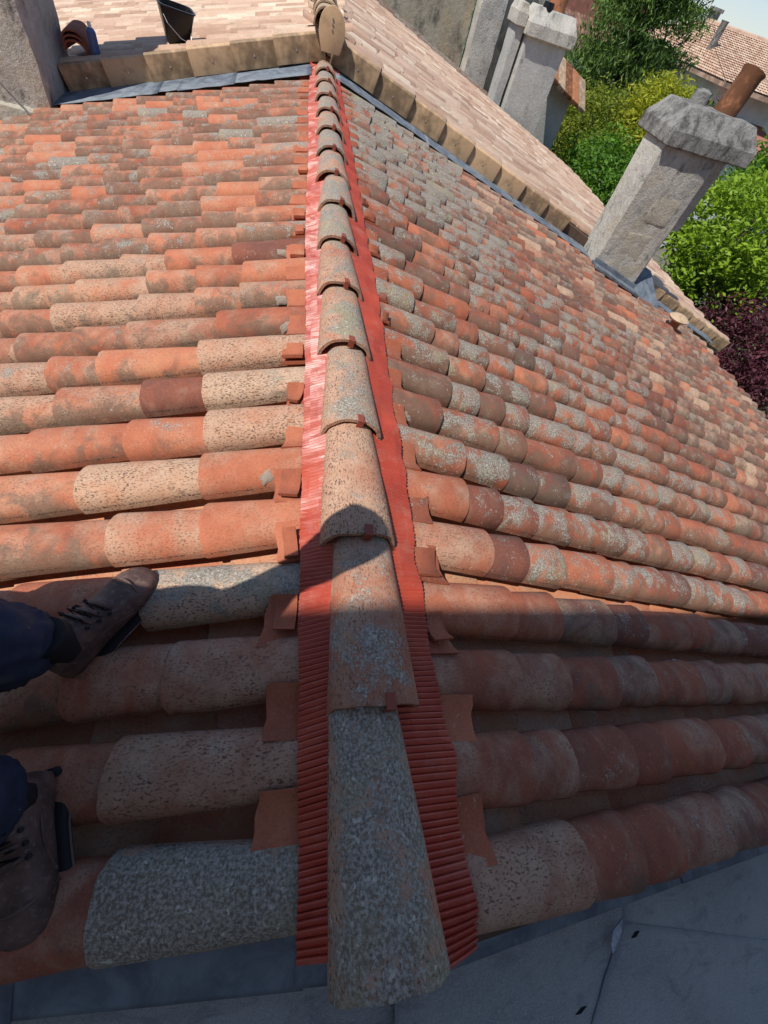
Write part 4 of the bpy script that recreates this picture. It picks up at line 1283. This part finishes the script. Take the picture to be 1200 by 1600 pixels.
for hp, el in ((haA, elA), (haB, elB)):      # hands resting on the knees
    d = (hp-el).normalized(); s_ = Vector((0, 1, 0)); f_ = Vector((.75, 0, -.55)).normalized()
    VV, EE, RR = [hp, hp+f_*.05], [(0,1)], [.028, .036]
    for q in range(4):
        o_ = (q-1.5)*.021; b0 = len(VV); ln = (.062,.072,.068,.055)[q]
        VV += [hp+f_*.085+s_*o_, hp+f_*(.085+ln*.55)+s_*o_*1.1-Vector((0,0,.006)), hp+f_*(.085+ln)+s_*o_*1.1-Vector((0,0,.024))]
        EE += [(1,b0),(b0,b0+1),(b0+1,b0+2)]; RR += [.010,.009,.0075]
    b0 = len(VV); VV += [hp+f_*.04+s_*.045, hp+f_*.075+s_*.062]; EE += [(0,b0),(b0,b0+1)]; RR += [.011,.009]
    skin("hand", VV, EE, RR, 0, M['skin'], 1, person)

def boot(parent, heel, toe, label):
    """a low work boot lofted from heel to toe"""
    heel, toe = Vector(heel), Vector(toe)
    ax_ = (toe-heel); L = ax_.length; ax_.normalize()
    up = Vector((-.25, 0, 1)); up = (up - ax_*up.dot(ax_)).normalized(); sd_ = ax_.cross(up)
    def ring(t, w, zlo, zhi, n=20, pw=.75):
        o = heel + ax_*(t*L)
        P = []
        for i in range(n):
            a = 2*PI*i/n
            y = w*math.copysign(abs(math.cos(a))**pw, math.cos(a)); z = (zlo+zhi)/2 + (zhi-zlo)/2*math.copysign(abs(math.sin(a))**pw, math.sin(a))
            P.append(o + sd_*y + up*z)
        return P
    b = MB()
    spec = [(.0,.022,.03,.09),(.02,.034,.022,.12),(.08,.042,.018,.145),(.18,.044,.018,.155),(.30,.044,.018,.150),(.40,.045,.018,.125),(.50,.048,.018,.108),(.62,.052,.018,.094),(.74,.054,.018,.085),(.85,.051,.018,.076),(.93,.042,.018,.064),(.98,.028,.02,.05),(1.0,.012,.025,.042)]
    b.loft([ring(*s_) for s_ in spec])
    me = b.mesh("boot", M['boot'], True, 60)
    bo_ = ob("boot", me, parent)
    if label: bo_['label'] = label
    b = MB(); b.loft([ring(t, w+.006, -.004, .024, pw=.5) for t, w in ((-.02,.024),(.03,.038),(.15,.044),(.38,.042),(.5,.046),(.7,.055),(.85,.053),(.95,.040),(1.01,.018))])
    ob("sole", b.mesh("sole", M['sole'], True, 60), bo_)
    b = MB()      # toe cap seam and lace straps
    for t, w, z0 in ((.70, .0535, .089),):
        pts = [heel + ax_*((t+.10*math.sin(a))*L) + sd_*(w*.98*math.cos(a)) + up*(.035+(z0-.035)*math.sin(a)**.8+.002) for a in [PI*i/12 for i in range(13)]]
        b.tube(pts, .0028, 6)
    ob("toe_seam", b.mesh("toe_seam", M['boot'], True), bo_)
    for t, z0 in ((.38, .135), (.46, .120), (.54, .108)):
        b = MB()
        pts = [heel + ax_*((t+.02*math.cos(a))*L) + sd_*(.03*math.cos(a)) + up*(z0-.018+.021*math.sin(a)) for a in [PI*i/8 for i in range(9)]]
        b.tube(pts, .006, 6)
        ob("lace_strap", b.mesh("lace_strap", M['boot'], True), bo_)
    for sg_ in (-1, 1):      # eyelet rows and a stitched side panel
        for t, z0 in ((.36, .122), (.44, .108), (.52, .097)):
            b = MB(); p0 = heel + ax_*(t*L) + sd_*(sg_*.036) + up*z0
            b.tube([p0, p0 + sd_*(sg_*.006) + up*.004], .0045, 8)
            ob("eyelet", b.mesh("eyelet", M['sole'], True), bo_)
        b = MB()
        pts = [heel + ax_*((.30+.34*q)*L) + sd_*(sg_*(.0455+.006*q)) + up*(.085-.042*q+.012*math.sin(PI*q)) for q in [k_/8 for k_ in range(9)]]
        b.tube(pts, .0022, 5)
        ob("stitch_seam", b.mesh("stitch_seam", M['boot'], True), bo_)
    b = MB()
    zz = [heel + ax_*((.36+.025*k_)*L) + sd_*((.030 if k_ % 2 else -.030)) + up*(.146-.0058*k_*1.0) for k_ in range(8)]
    b.tube(zz, .0026, 5)
    ob("lace", b.mesh("lace", M['sole'], True), bo_)
    b = MB()
    b.loft([ring(t, w+.009, .008, .014, pw=.5) for t, w in ((-.02,.024),(.03,.038),(.15,.044),(.38,.042),(.5,.046),(.7,.055),(.85,.053),(.95,.040),(1.012,.018))])
    ob("welt", b.mesh("welt", M['boot'], True, 60), bo_)
    b = MB()
    b.loft([[heel + ax_*(L*(.17+.15*math.cos(a))*k1) + sd_*(.047*math.sin(a)*k1) + up*h for a in [2*PI*i/18 for i in range(18)]] for h, k1 in ((.10, 1.0), (.15, 1.06), (.165, 1.03), (.165, .9))])
    ob("collar", b.mesh("collar", M['sole'], True), bo_)
boot(person, (-.665, .275, -.275), (-.525, .525, -.245), "brown scuffed boot with its toe in the sun")
boot(person, (-.655, .085, -.275), (-.595, -.175, -.275), None)
